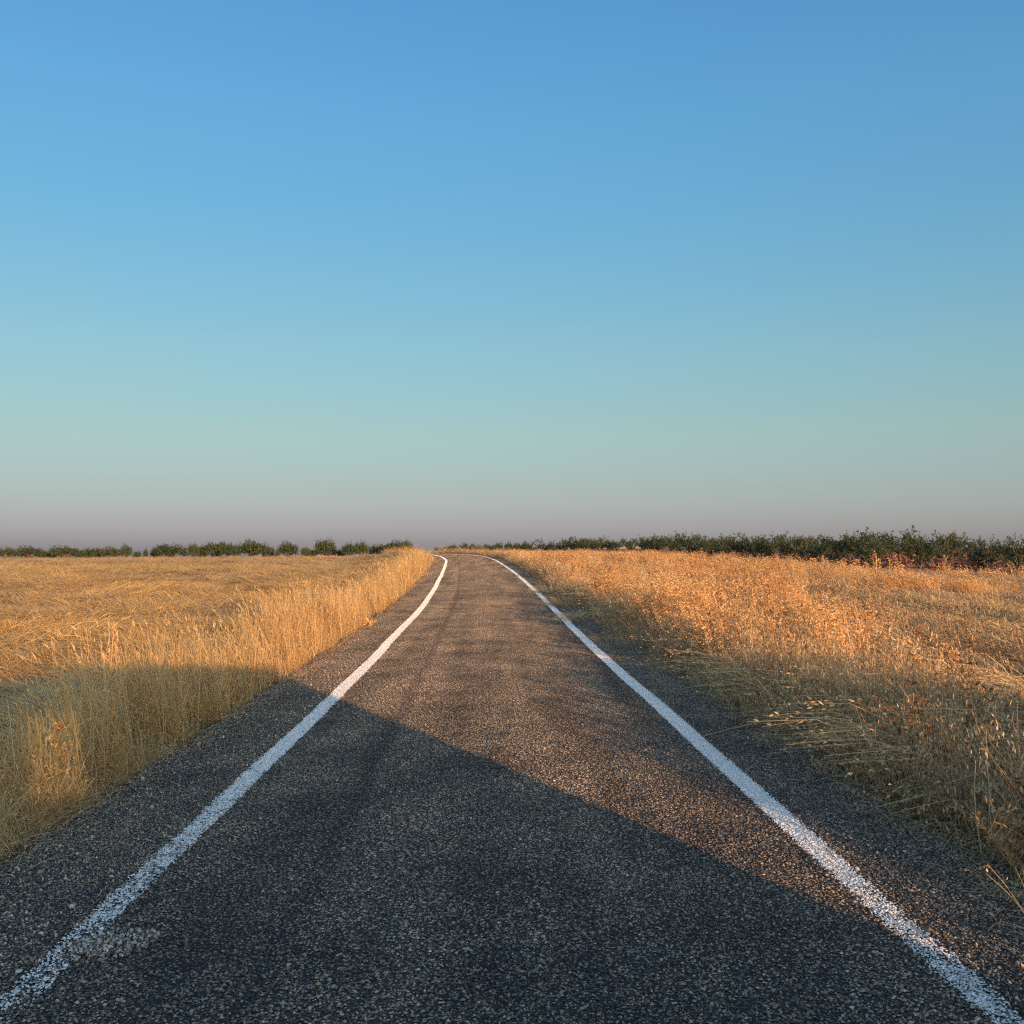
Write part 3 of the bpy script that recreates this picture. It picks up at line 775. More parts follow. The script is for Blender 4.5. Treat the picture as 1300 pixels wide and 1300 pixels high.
# ------------------------------------------------------------------ stone chippings bedded in the asphalt
def chip_mat(painted):
    m, n, l, b = new_mat('painted_chips' if painted else 'asphalt_chips')
    a = node(n, 'ShaderNodeAttribute', attribute_name='shade')
    geo = n.new('ShaderNodeNewGeometry')
    stone = ramp_node(n, [(0, (0.035, 0.029, 0.023)), (.36, (0.079, 0.064, 0.049)), (.62, (0.164, 0.134, 0.099)), (.84, (0.296, 0.240, 0.175)), (.97, (0.38, 0.315, 0.24)), (1, (0.47, 0.40, 0.315))])
    l.new(a.outputs['Fac'], stone.inputs[0])
    nb = node(n, 'ShaderNodeTexNoise'); nb.inputs['Scale'].default_value = 1.1; nb.inputs['Detail'].default_value = 6
    l.new(geo.outputs['Position'], nb.inputs['Vector'])
    sv = n.new('ShaderNodeVectorMath'); sv.operation = 'MULTIPLY'; sv.inputs[1].default_value = (1.7, .10, 0); l.new(geo.outputs['Position'], sv.inputs[0])
    nb3 = node(n, 'ShaderNodeTexNoise'); nb3.inputs['Scale'].default_value = 1.3; nb3.inputs['Detail'].default_value = 4; l.new(sv.outputs[0], nb3.inputs['Vector'])
    tone = math_node(n, l, 'MULTIPLY', math_node(n, l, 'ADD', nb.outputs[0], nb3.outputs[0]), .5)
    tr = ramp_node(n, [(.38, (.60, .60, .61)), (.5, (1, .985, .96)), (.62, (1.45, 1.36, 1.24))]); l.new(tone, tr.inputs[0])
    c = mix_col(n, l, 1.0, stone.outputs[0], tr.outputs[0], 'MULTIPLY')
    dn = node(n, 'ShaderNodeTexNoise'); dn.inputs['Scale'].default_value = .6; dn.inputs['Detail'].default_value = 8; dn.inputs['Roughness'].default_value = .65; l.new(geo.outputs['Position'], dn.inputs['Vector'])
    dm = node(n, 'ShaderNodeMapRange'); dm.inputs[1].default_value = .50; dm.inputs[2].default_value = .75; dm.inputs[3].default_value = 0; dm.inputs[4].default_value = .22
    l.new(dn.outputs[0], dm.inputs[0])
    c = mix_col(n, l, dm.outputs[0], c, (.13, .09, .062))
    tcn = n.new('ShaderNodeTexCoord'); sx = n.new('ShaderNodeSeparateXYZ'); l.new(tcn.outputs['Object'], sx.inputs[0])
    if painted:
        wr = node(n, 'ShaderNodeAttribute', attribute_name='wear'); wr.attribute_type = 'INSTANCER'
        r2 = node(n, 'ShaderNodeAttribute', attribute_name='keep')
        n2 = node(n, 'ShaderNodeTexNoise'); n2.inputs['Scale'].default_value = 9; n2.inputs['Detail'].default_value = 4; l.new(geo.outputs['Position'], n2.inputs['Vector'])
        edge = math_node(n, l, 'POWER', math_node(n, l, 'MULTIPLY', math_node(n, l, 'ABSOLUTE', sx.outputs[0]), 11.6), 8.0)
        t = math_node(n, l, 'ADD', math_node(n, l, 'MULTIPLY', r2.outputs['Fac'], .45), math_node(n, l, 'MULTIPLY', n2.outputs[0], .9))
        t = math_node(n, l, 'ADD', math_node(n, l, 'ADD', t, wr.outputs['Fac']), math_node(n, l, 'MULTIPLY', edge, .45))
        mk = node(n, 'ShaderNodeMapRange'); mk.inputs[1].default_value = .96; mk.inputs[2].default_value = 1.02; l.new(t, mk.inputs[0])
        wt = mix_col(n, l, a.outputs['Fac'], (.61, .585, .53), (.78, .755, .695))
        c = mix_col(n, l, mk.outputs[0], wt, c)
    else:
        s0 = node(n, 'ShaderNodeAttribute', attribute_name='s0'); s0.attribute_type = 'INSTANCER'
        sy = n.new('ShaderNodeSeparateXYZ'); l.new(geo.outputs['Position'], sy.inputs[0])
        cv = n.new('ShaderNodeCombineXYZ'); l.new(sy.outputs[1], cv.inputs[1])
        jn = node(n, 'ShaderNodeTexNoise'); jn.inputs['Scale'].default_value = .8; jn.inputs['Detail'].default_value = 4; l.new(cv.outputs[0], jn.inputs['Vector'])
        ac = math_node(n, l, 'ADD', math_node(n, l, 'ADD', s0.outputs['Fac'], sx.outputs[0]), math_node(n, l, 'MULTIPLY', jn.outputs[0], .22))
        jd = math_node(n, l, 'ABSOLUTE', math_node(n, l, 'ADD', ac, .80))
        jm = node(n, 'ShaderNodeMapRange'); jm.inputs[1].default_value = .015; jm.inputs[2].default_value = .09; jm.inputs[3].default_value = .34; jm.inputs[4].default_value = 0
        l.new(jd, jm.inputs[0])
        c = mix_col(n, l, math_node(n, l, 'MULTIPLY', jm.outputs[0], math_node(n, l, 'MULTIPLY', nb.outputs[0], 1.7), True), c, (.018, .018, .019))
    l.new(c, b.inputs['Base Color']); b.inputs['Roughness'].default_value = .8; b.inputs['Specular IOR Level'].default_value = .25
    return m
M['chips'], M['pchips'] = chip_mat(False), chip_mat(True)
TILE = .4
def chip_tile(seed, w, ln, mat):
    g = np.random.default_rng(seed)
    n_ = int(w * ln * 9500)
    cx, cy = g.uniform(-w / 2, w / 2, n_), g.uniform(-ln / 2, ln / 2, n_)
    r = g.uniform(.0032, .0080, n_) * (1 + .5 * (g.random(n_) > .93)); hz = r * g.uniform(.45, .85, n_); z0 = g.uniform(-.0025, .0018, n_)
    a0 = g.uniform(0, 6.28, n_)
    V = np.zeros((n_, 6, 3))
    for j in range(4):
        a = a0 + j * math.pi / 2 + g.uniform(-.45, .45, n_); rr = r * g.uniform(.65, 1.25, n_)
        V[:, j, 0] = cx + rr * np.cos(a); V[:, j, 1] = cy + rr * np.sin(a); V[:, j, 2] = z0 + hz * g.uniform(-.2, .35, n_)
    for j in (4, 5):       # two-point ridge on top
        a = a0 + (j - 4) * math.pi + g.uniform(-.5, .5, n_)
        V[:, j, 0] = cx + r * .35 * np.cos(a); V[:, j, 1] = cy + r * .35 * np.sin(a); V[:, j, 2] = z0 + hz * g.uniform(.65, 1.1, n_)
    F = []
    for i in range(n_):
        b_ = i * 6
        F += [(b_, b_ + 1, b_ + 4), (b_ + 1, b_ + 5, b_ + 4), (b_ + 1, b_ + 2, b_ + 5), (b_ + 2, b_ + 3, b_ + 5), (b_ + 3, b_ + 4, b_ + 5), (b_ + 3, b_, b_ + 4)]
    me = bpy.data.meshes.new('chips'); me.from_pydata(V.reshape(-1, 3).tolist(), [], F)
    at_ = me.attributes.new('shade', 'FLOAT', 'POINT'); at_.data.foreach_set('value', np.repeat(g.random(n_), 6).astype(np.float32))
    at_ = me.attributes.new('keep', 'FLOAT', 'POINT'); at_.data.foreach_set('value', np.repeat(g.random(n_), 6).astype(np.float32))
    me.materials.append(mat); me.update()
    return me
C_chip = source('chip_src', [chip_tile(300 + i, TILE, TILE, M['chips']) for i in range(8)])
C_pchip = source('painted_chip_src', [chip_tile(330 + i, .21, TILE, M['pchips']) for i in range(6)])
def road_frame(al):
    yq = np.interp(al, along, py_); xq = np.interp(al, along, px_)
    txq, tyq = np.interp(al, along, tx), np.interp(al, along, ty)
    zq = land(xq, yq)
    e = .5
    slope = (land(xc(yq + e), yq + e) - land(xc(yq - e), yq - e)) / (2 * e)
    return xq, yq, zq, txq, tyq, slope
ST = np.arange(0.5, 118, TILE * .98)
def lay_chips(name, label, s_of, w_scale, coll, nv_, parent, dz, wear=None):
    P, Rt, Sc, S0, WR = [], [], [], [], []
    xq, yq, zq, txq, tyq, sl = road_frame(ST)
    for i in range(len(ST)):
        for s_, wsc in s_of(ST[i]):
            P.append((xq[i] + tyq[i] * s_, yq[i] - txq[i] * s_, zq[i] + dz - .018 * abs(s_)))
            Rt.append((math.atan(sl[i]), math.copysign(.018, s_), -math.atan2(txq[i], tyq[i])))
            Sc.append((wsc, 1, 1)); S0.append(s_); WR.append(0 if wear is None else np.interp(ST[i], along, wear))
    o = scatter(name, label, None, P, Rt, Sc, coll, nv_)
    for nm, v in (('s0', S0), ('wear', WR)):
        at_ = o.data.attributes.new(nm, 'FLOAT', 'POINT'); at_.data.foreach_set('value', np.array(v, np.float32))
    o.parent = parent
    return o
def cols_at(a):
    mL, mR = np.interp(a, along, MIDS[-1]) + .1, np.interp(a, along, MIDS[1]) - .1
    out = []
    for lo, hi, k_ in ((mL, mR, 8), (np.interp(a, along, eL), mL - .2, 2), (mR + .2, np.interp(a, along, eR), 2)):
        w = (hi - lo) / k_
        out += [(lo + w * (j + .5), w / TILE) for j in range(k_)]
    return out
lay_chips('aggregate', 'grey stone chippings bedded in the asphalt', cols_at, 1, C_chip, 8, ROAD, .0315)
for side in (-1, 1):
    lay_chips('paint_grain', 'chippings coated in worn white paint', lambda a, sd=side: [(float(np.interp(a, along, MIDS[sd])), 1.0)], 1, C_pchip, 6, LINES[side], .0345, WEAR[side])
# ------------------------------------------------------------------ trees
def young_tree(seed):
    """low orchard tree: short trunk, spreading limbs, upright leafy shoots"""
    random.seed(seed)
    tr, cr_ = MB(), MB()
    h0 = U(.28, .42)
    lean = Vector((U(-.06, .06), U(-.06, .06), 0))
    tr.tube([(0, 0, -.12), tuple(lean * .5 + Vector((0, 0, h0 * .5))), tuple(lean + Vector((0, 0, h0)))], [.065, .05, .045], 7)
    for i in range(random.randint(6, 8)):
        a = i * .9 + U(-.3, .3); out = U(.45, .95); top = U(.75, 1.35)
        p0 = lean + Vector((0, 0, h0 - U(0, .1)))
        p2 = Vector((math.cos(a) * out, math.sin(a) * out, h0 + top * U(.45, .8)))
        p1 = p0.lerp(p2, .5) + Vector((0, 0, U(.0, .12)))
        tr.tube([p0, p1, p2], [.03, .02, .011], 5)
        for j in range(8):
            q = p0.lerp(p1, U(.2, 1)) if j < 3 else p1.lerp(p2, U(0, 1))
            d = Vector((U(-.6, .6) + math.cos(a) * .3, U(-.6, .6) + math.sin(a) * .3, U(.25, 1.2))).normalized()
            if random.random() < .22: d.z = -.15
            ln = U(.25, .62)
            e = q + d * ln
            tr.tube([q, e], [.008, .003], 3)
            for k_ in range(22):
                t = random.random() ** .8
                c = q.lerp(e, t) + rvec() * .05
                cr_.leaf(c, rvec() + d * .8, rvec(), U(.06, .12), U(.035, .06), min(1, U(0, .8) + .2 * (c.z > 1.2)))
    return tr.mesh('trunk', M['bark']), cr_.mesh('crown', M['leaf'])
def bush_tree(seed):
    """old spreading tree seen far off, about 2 wide and 1 high"""
    random.seed(seed)
    tr, cr_ = MB(), MB()
    for st in range(random.randint(2, 4)):
        a = U(0, 6.28); o = Vector((math.cos(a), math.sin(a), 0)) * .08
        tr.tube([tuple(o + Vector((0, 0, -.1))), tuple(o * 2.5 + Vector((0, 0, .18))), tuple(o * 6 + Vector((0, 0, .5)))], [.05, .04, .02], 6)
    for i in range(34):
        a = U(0, 6.283); rr = math.sqrt(random.random()) * .85
        zc = U(.22, .45) + .42 * (1 - rr * rr) * U(.4, 1.05)
        c = Vector((math.cos(a) * rr, math.sin(a) * rr * .8, zc)); sz = U(.13, .26)
        tr.tube([(c.x * .25, c.y * .25, .2), tuple(c)], [.018, .006], 4)
        for k_ in range(60):
            q = c + rvec() * sz * random.random() ** .4 * Vector((1, 1, .8)).length / 1.6
            cr_.leaf(q, rvec() + Vector((0, 0, .3)), rvec(), U(.07, .13), U(.05, .08), U(0, 1))
        for k_ in range(2):
            d = (rvec() * .6 + Vector((0, 0, 1))).normalized()
            for z in range(8):
                cr_.leaf(c + d * (sz + .018 * z), rvec() + d, rvec(), U(.04, .07), .035, U(.2, 1))
    return tr.mesh('trunk', M['bark']), cr_.mesh('crown', M['farleaf'])
YT = [young_tree(400 + i) for i in range(6)]
BT = [bush_tree(430 + i) for i in range(5)]
random.seed(23)
def plant_tree(name, meshes, x, y, z, rz, sx, sz, label, group):
    e = empty(name, (x, y, z), rz); e.scale = (sx, sx, sz)
    for nm, m_ in zip(('trunk', 'crown'), meshes):
        link(bpy.data.objects.new(nm, m_), e)
    return tag(e, label, 'tree', group)
count = 0
ox = np.array([b for a, b in ORCH]); oy = np.array([a for a, b in ORCH])
_t = np.linspace(20, 158, 800)
_ex, _ey = orch_x(_t), _t
_sl = np.concatenate([[0], np.cumsum(np.hypot(np.diff(_ex), np.diff(_ey)))])
for row in range(6):
    step = 2.7 if row < 2 else (3.3 if row < 5 else 5.0)
    for a in np.arange(0, _sl[-1], step):
        a += U(-.35, .35)
        x0, y0 = np.interp(a, _sl, _ex), np.interp(a, _sl, _ey)
        nx_, ny_ = np.interp(a + .5, _sl, _ex) - np.interp(a - .5, _sl, _ex), np.interp(a + .5, _sl, _ey) - np.interp(a - .5, _sl, _ey)
        off = 2.2 + row * 4.2 + (row > 4) * (row - 4) * 2.5 + U(-.3, .3)
        x, y = x0 + ny_ * off, y0 - nx_ * off
        if not (y > 40 and abs(x) < .5 * y + 1.0 and y < 158 and x > -9): continue
        if random.random() < (.12 if row < 2 else .42): continue
        if count >= 296: continue
        count += 1
        z = float(ground(x, y))
        sc_ = random.choice((U(.8, 1.1), U(1.0, 1.3), U(1.15, 1.55))) * (1.0 if y < 90 else .95)
        plant_tree('orchard_tree', YT[random.randrange(6)], x, y, z, U(0, 6.28), sc_ * U(1.0, 1.2), sc_ * 1.08,
                   'young leafy orchard tree in the front row at the edge of the red soil' if row == 0 else 'young leafy orchard tree in the %s row in from the edge of the red soil' % ('', 'second', 'third', 'fourth', 'fifth', 'sixth', 'seventh', 'eighth', 'ninth')[row],
                   'orchard trees along the red soil edge' if row == 0 else 'orchard trees of the %s row' % ('', 'second', 'third', 'fourth', 'fifth', 'sixth', 'seventh', 'eighth', 'ninth')[row])
print('orchard trees', count)
# one tree whose leading shoot stands clear of the rest
random.seed(77)
x, y = (1109 - 650) / 1300 * 56, 56.0
tall = plant_tree('orchard_tree', YT[2], x, y, float(ground(x, y)), .8, 1.0, 1.12, 'orchard tree with one leading shoot rising clear above the row', None)
mb = MB(); q0, q1 = Vector((.05, 0, 1.1)), Vector((0, .05, 2.05))
for k_ in range(70):
    c = q0.lerp(q1, random.random()) + rvec() * .06
    mb.leaf(c, rvec() + Vector((0, 0, .7)), rvec(), U(.07, .12), U(.04, .06), U(0, 1))
mb.build('leading_shoot', M['leaf'], tall)
# trees beyond the stubble field: (pixel column, pixel width, pixel row of the top) read as bearing, breadth and height at about 165 m
FAR = [(11, 24, 696), (38, 30, 695), (56, 14, 699), (66, 12, 699), (83, 36, 695), (104, 14, 700), (118, 28, 696), (143, 26, 696), (161, 14, 693), (175, 12, 701), (185, 6, 698),
       (197, 10, 697), (217, 38, 691.5), (246, 14, 692), (256, 12, 694), (274, 34, 690), (290, 18, 692), (299, 12, 693), (322, 36, 688.5), (341, 16, 695), (353, 6, 698), (367, 24, 690),
       (388, 12, 696), (396, 12, 698), (414, 30, 687.5), (432, 12, 698), (444, 20, 691), (460, 16, 689), (476, 18, 693), (488, 16, 692), (499, 16, 688.5), (514, 24, 688.5), (557, 12, 695)]
random.seed(31)
def far_label(px, w, top):
    if px == 514: return 'broad green tree at the road end of the tree line beyond the stubble', None
    if px == 414: return 'tallest rounded tree standing clear in the tree line beyond the stubble', None
    if px == 557: return 'small tree peeping over the tall grass at the bend of the road', None
    if w >= 28: return 'broad dark tree in the line beyond the stubble field', 'broad trees beyond the stubble'
    if w >= 14: return 'middle sized dark tree in the line beyond the stubble field', 'middle sized trees beyond the stubble'
    return 'small bushy tree between bigger ones beyond the stubble field', 'small bushy trees beyond the stubble'
for px, w, top in FAR:
    d = U(158, 170)
    x = (px - 650) / 1300 * d
    zt = EYE + (HOR - top) * d / 1300
    z = float(ground(x, d))
    lb, gp = far_label(px, w, top)
    plant_tree('field_tree', BT[random.randrange(5)], x, d, z, U(-.5, .5) + random.choice((0, math.pi)), w * d / 1300 / 1.6, (zt - z) * 1.04 / .92, lb, gp)
for px, w, top in [(566, 10, 694), (575, 15, 692), (583, 10, 693), (590, 12, 690.5), (601, 18, 691.5), (610, 10, 693), (618, 13, 691), (626, 10, 692), (634, 14, 690), (645, 13, 689.5), (656, 13, 689), (668, 13, 688.5)]:
    d = U(150, 156)
    x = (px - 650) / 1300 * d
    z = float(ground(x, d)); zt = EYE + (HOR - top) * d / 1300
    plant_tree('bend_tree', BT[random.randrange(5)], x, d, z, U(0, 6), w * d / 1300 / 1.7, (zt - z) / .92, 'small dark tree beyond the bend where the road disappears', 'trees beyond the road bend')

# ------------------------------------------------------------------ clods on the ploughed orchard soil
def clod(seed):
    g = np.random.default_rng(seed)
    mb = MB(); a = []
    t = (1 + 5 ** .5) / 2
    V = np.array([(-1, t, 0), (1, t, 0), (-1, -t, 0), (1, -t, 0), (0, -1, t), (0, 1, t), (0, -1, -t), (0, 1, -t), (t, 0, -1), (t, 0, 1), (-t, 0, -1), (-t, 0, 1)]) / 1.9
    V = V * g.uniform(.7, 1.25, (12, 1)) * np.array([1.15, .95, .7])
    F = [(0, 11, 5), (0, 5, 1), (0, 1, 7), (0, 7, 10), (0, 10, 11), (1, 5, 9), (5, 11, 4), (11, 10, 2), (10, 7, 6), (7, 1, 8), (3, 9, 4), (3, 4, 2), (3, 2, 6), (3, 6, 8), (3, 8, 9), (4, 9, 5), (2, 4, 11), (6, 2, 10), (8, 6, 7), (9, 8, 1)]
    mb.add([tuple(v) for v in V], F, g.random())
    return mb
def earth_mat():
    m, n, l, b = new_mat('red_earth')
    oi = n.new('ShaderNodeObjectInfo')
    rp = ramp_node(n, [(0, (.07, .028, .018)), (.6, (.14, .056, .034)), (1, (.22, .10, .06))]); l.new(oi.outputs['Random'], rp.inputs[0])
    l.new(rp.outputs[0], b.inputs['Base Color']); b.inputs['Roughness'].default_value = .95
    return m
M['earth'] = earth_mat()
C_clod = source('clod_src', [clod(500 + i).mesh('clod', M['earth']) for i in range(5)])
n_ = 26000
y = 40 + 115 * rng.random(n_) ** 1.6; x = rng.uniform(-9, 80, n_)
ok = (x > orch_x(y) + .3) & in_view(x, y, 1) & (x < orch_x(y) + 55)
x, y = x[ok], y[ok]
sz = rng.uniform(.03, .11, len(x)) * (1 + y / 120)
rdg = .10 * np.sin((x - orch_x(y)) * 2 * math.pi / 2.6)
P = np.stack([x, y, ground(x, y) + rdg * .6 + .02], 1)
scatter('soil_clods', 'lumpy red earth clods of the ploughed orchard', 'soil', P, rng.uniform(0, 6.28, (len(x), 3)), np.stack([sz] * 3, 1), C_clod, 5)

# ------------------------------------------------------------------ loose stones
def stone_mat(name, stops):
    m, n, l, b = new_mat(name)
    oi = n.new('ShaderNodeObjectInfo')
    rp = ramp_node(n, stops); l.new(oi.outputs['Random'], rp.inputs[0])
    l.new(rp.outputs[0], b.inputs['Base Color']); b.inputs['Roughness'].default_value = .85
    return m
M['stone'] = stone_mat('limestone', [(0, (.07, .055, .045)), (.5, (.27, .22, .165)), (1, (.58, .51, .41))])
C_stone = source('stone_src', [clod(520 + i).mesh('stone', M['stone']) for i in range(6)])
def surf(x, y):
    s = np.abs(x - xc(y))
    return land(xc(y), y) + .033 - .018 * s
n_ = 6000
y = 2.6 + 22 * rng.random(n_) ** 1.7
s = np.where(rng.random(n_) < .6, -2.6 + .75 * rng.random(n_) ** 1.4, 2.55 - .75 * rng.random(n_) ** 1.4)
x = xc(y) + s
sz = rng.uniform(.003, .0085, n_) * (1 + .9 * (rng.random(n_) > .97))
P = np.stack([x, y, surf(x, y) + sz * .4], 1)
scatter('loose_stones', 'loose pale grit along both shoulders of the asphalt', 'grit', P, rng.uniform(0, 6.28, (n_, 3)), np.stack([sz] * 3, 1), C_stone, 6)
# gravel patch that has broken up through the left line
n_ = 1100
ang, rad = rng.uniform(0, 6.283, n_), np.sqrt(rng.random(n_))
u, v = rad * np.cos(ang) * .185, rad * np.sin(ang) * .125
ca_, sa_ = math.cos(.35), math.sin(.35)
x = -1.64 + u * ca_ - v * sa_; y = 4.26 + (u * sa_ + v * ca_) * 1.35
ok = rng.random(n_) < 1.2 - .75 * rad - .5 * (vnoise(x * 14, y * 14, 70) - .3)
x, y, rad = x[ok], y[ok], rad[ok]
sz = rng.uniform(.004, .0100, len(x))
P = np.stack([x, y, surf(x, y) + .003 + .006 * (1 - rad ** 2) + sz * .15], 1)
M['pale_stone'] = stone_mat('pale_gravel', [(0, (.04, .033, .027)), (.5, (.22, .18, .135)), (1, (.62, .55, .45))])
C_pstone = source('pale_stone_src', [clod(530 + i).mesh('stone', M['pale_stone']) for i in range(6)])
scatter('gravel_patch', 'patch of bare pale gravel broken through the worn white line', 'gravel', P, rng.uniform(0, 6.28, (len(x), 3)), np.stack([sz, sz, sz * .75], 1), C_pstone, 6)
pebs = [(35, 1221, .013, 'round pale pebble on the asphalt next to the gravel patch'), (32, 1232, .009, 'tiny pale pebble beside the round one near the gravel patch'),
        (62, 1170, .012, 'long buff pebble on the asphalt between gravel patch and dry grass'), (1142, 1069, .013, 'pale pebble on the asphalt next to the wild oats'),
        (1150, 1118, .011, 'small pale pebble between the white line and the wild oats'), (1075, 1056, .010, 'small whitish pebble close to the white line on the orchard side')]
for i, (px, py, r_, lb) in enumerate(pebs):
    x, y = at(px, py, .03)
    o = clod(540 + i).build('pebble', plain('pebble_stone', (.46, .42, .36), .85, noise=.2, scale=60))
    sub = o.modifiers.new('round', 'SUBSURF'); sub.levels = sub.render_levels = 2
    o.location = (x, y, float(surf(x, y)) + r_ * .45); o.scale = (r_ * 1.25, r_ * 1.1, r_); o.rotation_euler = (0, 0, U(0, 6))
    tag(o, lb, 'pebble')

# ------------------------------------------------------------------ straw blown on to the edges of the road
def straw_bit(seed):
    random.seed(seed); mb = MB()
    for i in range(3):
        p = Vector((U(-.03, .03), U(-.03, .03), .004)); a = U(0, 6.28); d = Vector((math.cos(a), math.sin(a), 0)); ln = U(.05, .2)
        mb.ribbon([p, p + d * ln * .5 + Vector((U(-.01, .01), U(-.01, .01), U(.0, .02))), p + d * ln + Vector((0, 0, .003))], [.003, .0035, .002], Vector((U(-.5, .5), U(-.5, .5), 1)), U(.2, 1))
    return mb.mesh('straw', M['laid'])
C_bit = source('straw_src', [straw_bit(560 + i) for i in range(6)])
n_ = 1500
y = 3 + 30 * rng.random(n_) ** 1.5
s = np.where(rng.random(n_) < .62, 2.55 - .5 * rng.random(n_) ** 2.2, -2.66 + .22 * rng.random(n_) ** 2)
x = xc(y) + s
scatter('blown_straw', 'scraps of dry straw blown on to the road edges', 'straw', np.stack([x, y, surf(x, y) + .004], 1),
        np.stack([np.zeros(n_), np.zeros(n_), rng.uniform(0, 6.28, n_)], 1), np.ones((n_, 3)), C_bit, 6)

# ------------------------------------------------------------------ single plants
def weed_plant(name, x, y, h, spread, nb, mat, hmat, label, group=None, lean=(-.12, .05), seed=1, headsize=1.0, per=3):
    random.seed(seed)
    e = empty(name, (x, y, float(ground(x, y)) - .01))
    st = MB(); top = Vector((lean[0] * h, lean[1] * h, h))
    mid = Vector((lean[0] * h * .3, lean[1] * h * .3, h * .5))
    st.tube([(0, 0, -.02), tuple(mid), tuple(top)], [.006, .0045, .0022], 5, .5)
    ends = [(top, Vector((lean[0], lean[1], 1)))]
    for i in range(nb):
        t = U(.25, .95); q = Vector((0, 0, 0)).lerp(mid, t * 2) if t < .5 else mid.lerp(top, t * 2 - 1)
        a = U(0, 6.283); ln = spread * U(.45, 1) * (1.15 - t * .6)
        d = Vector((math.cos(a), math.sin(a), U(.5, 1.3))).normalized()
        p1 = q + d * ln * .5; p2 = q + d * ln + Vector((0, 0, ln * .12))
        st.tube([tuple(q), tuple(p1), tuple(p2)], [.003, .0024, .0015], 4, U(.2, .8)); ends.append((p2, d))
        if random.random() < .7:
            d2 = (d + rvec() * .7).normalized(); p3 = p1 + d2 * ln * .5
            st.tube([tuple(p1), tuple(p3)], [.002, .0013], 4, U(.2, .8)); ends.append((p3, d2))
    st.build('stem', mat, e)
    for p, d in ends:
        hb = MB()
        for k_ in range(per * 5):
            hb.leaf(rvec() * .012 * headsize, rvec() + d * .6, rvec(), U(.016, .034) * headsize, U(.008, .016) * headsize, U(0, 1))
        o = hb.build('seed_head', hmat, e); o.location = p
    return tag(e, label, 'weed', group)
M['rust'] = straw_mat('rust_brown_weed', [(0, (.12, .05, .025)), (.5, (.30, .14, .06)), (1, (.48, .27, .11))], .15)
M['buff'] = straw_mat('buff_weed', [(0, (0.300, 0.178, 0.080)), (.5, (0.480, 0.303, 0.144)), (1, (0.620, 0.427, 0.224))], .15)
x, y = at(1108, 885); weed_plant('thistle', x, y, .98, .34, 15, M['rust'], M['rust'], 'tall rust brown thistle standing alone above the laid grass', seed=1, lean=(-.03, .02), headsize=1.1)
x, y = at(1140, 880); weed_plant('thistle', x, y, .62, .2, 7, M['buff'], M['weed'], 'lower buff thistle beside the tall rust brown one', seed=2, lean=(-.05, .0), headsize=1.3)
x, y = at(1175, 850); weed_plant('thistle', x, y, .72, .12, 5, M['rust'], M['rust'], 'thin reddish thistle leaning over the swathes of laid grass', seed=3, lean=(-.45, .1), headsize=1.1)
x, y = at(1245, 925); weed_plant('thistle', x, y, .80, .16, 9, M['buff'], M['weed'], 'leaning thistle with tufted orange heads rising out of the wild oats', seed=4, lean=(-.40, .1), headsize=1.7)
x, y = at(70, 1003); weed_plant('rusty_weed_plant', x, y, .52, .16, 14, M['rust'], M['weed'], 'orange brown weed in front of the first tall grass stalks', seed=5, lean=(.06, .0), headsize=1.2)
x, y = at(88, 985); weed_plant('rusty_weed_plant', x, y, .26, .05, 2, M['buff'], M['weed'], 'tiny weed with a round orange head at the foot of the tall grass', seed=6, lean=(.02, 0), headsize=1.4)
x, y = at(140, 925); weed_plant('rusty_weed_plant', x, y, 1.0, .10, 10, M['buff'], M['weed'], 'tall orange weed spike standing out of the golden grass strip', seed=7, lean=(.05, 0), headsize=1.2)
x, y = at(515, 745); weed_plant('rusty_weed_plant', x - .2, y, .5, .3, 12, M['rust'], M['rust'], 'dark reddish weed in the far part of the golden grass strip', seed=8, headsize=2.2)
x, y = at(1290, 1100); weed_plant('dry_sprig', x, y, .34, .26, 14, M['buff'], M['weed'], 'bright orange dry sprig bent over the edge of the asphalt', seed=9, lean=(-.7, -.2), headsize=1.2)
random.seed(41)
for i in range(34):
    px = U(850, 1085); py = U(775, 880) if px < 1000 else U(790, 870)
    x, y = at(px, py)
    if x - xc(y) < 2.9: x = float(xc(y)) + U(2.9, 3.6)
    hh, ll, hs = U(.62, .95), U(-.4, .0), U(1.0, 1.5)
    kind_ = ('tall ' if hh > .8 else 'short ') + ('leaning' if ll < -.2 else 'upright') + ' buff weed with ' + ('bushy' if hs > 1.25 else 'small') + ' rusty seed heads in the verge on the orchard side'
    weed_plant('seed_weed', x, y, hh, U(.08, .16), random.randint(5, 9), M['buff'], M['weed'], kind_, kind_.split(' in the')[0] + 's', seed=600 + i, lean=(ll, U(-.05, .2)), headsize=hs * 1.15, per=2)
# dead stalks at the edge of the orchard
def dead_plant(x, y, h, n_st, label, seed, spread=.35, arch=0.0, group=None):
    random.seed(seed)
    e = empty('dead_plant', (x, y, float(ground(x, y))))
    for i in range(n_st):
        mb = MB(); a = U(0, 6.283); o = Vector((math.cos(a), math.sin(a), 0)); hh = h * U(.6, 1)
        b0 = o * U(0, spread * .4); t1 = b0 + o * spread * U(.2, .7) + Vector((0, 0, hh * .6)); t2 = b0 + o * spread * U(.5, 1.4) + Vector((0, 0, hh * (1 - arch * U(.3, 1))))
        mb.tube([tuple(b0 - Vector((0, 0, .05))), tuple(t1), tuple(t2)], [.016, .012, .005], 4, U(0, 1))
        for k_ in range(9):
            q = t1.lerp(t2, U(-.4, 1)); d = rvec() + Vector((0, 0, .6))
            mb.ribbon([q, q + d * U(.08, .25)], [.008, .003], rvec(), U(.3, 1))
            mb.leaf(q + d * .1, d, rvec(), U(.05, .09), .04, U(.3, 1))
        mb.build('stalk', M['weed'], e)
    return tag(e, label, 'dead plant', group)
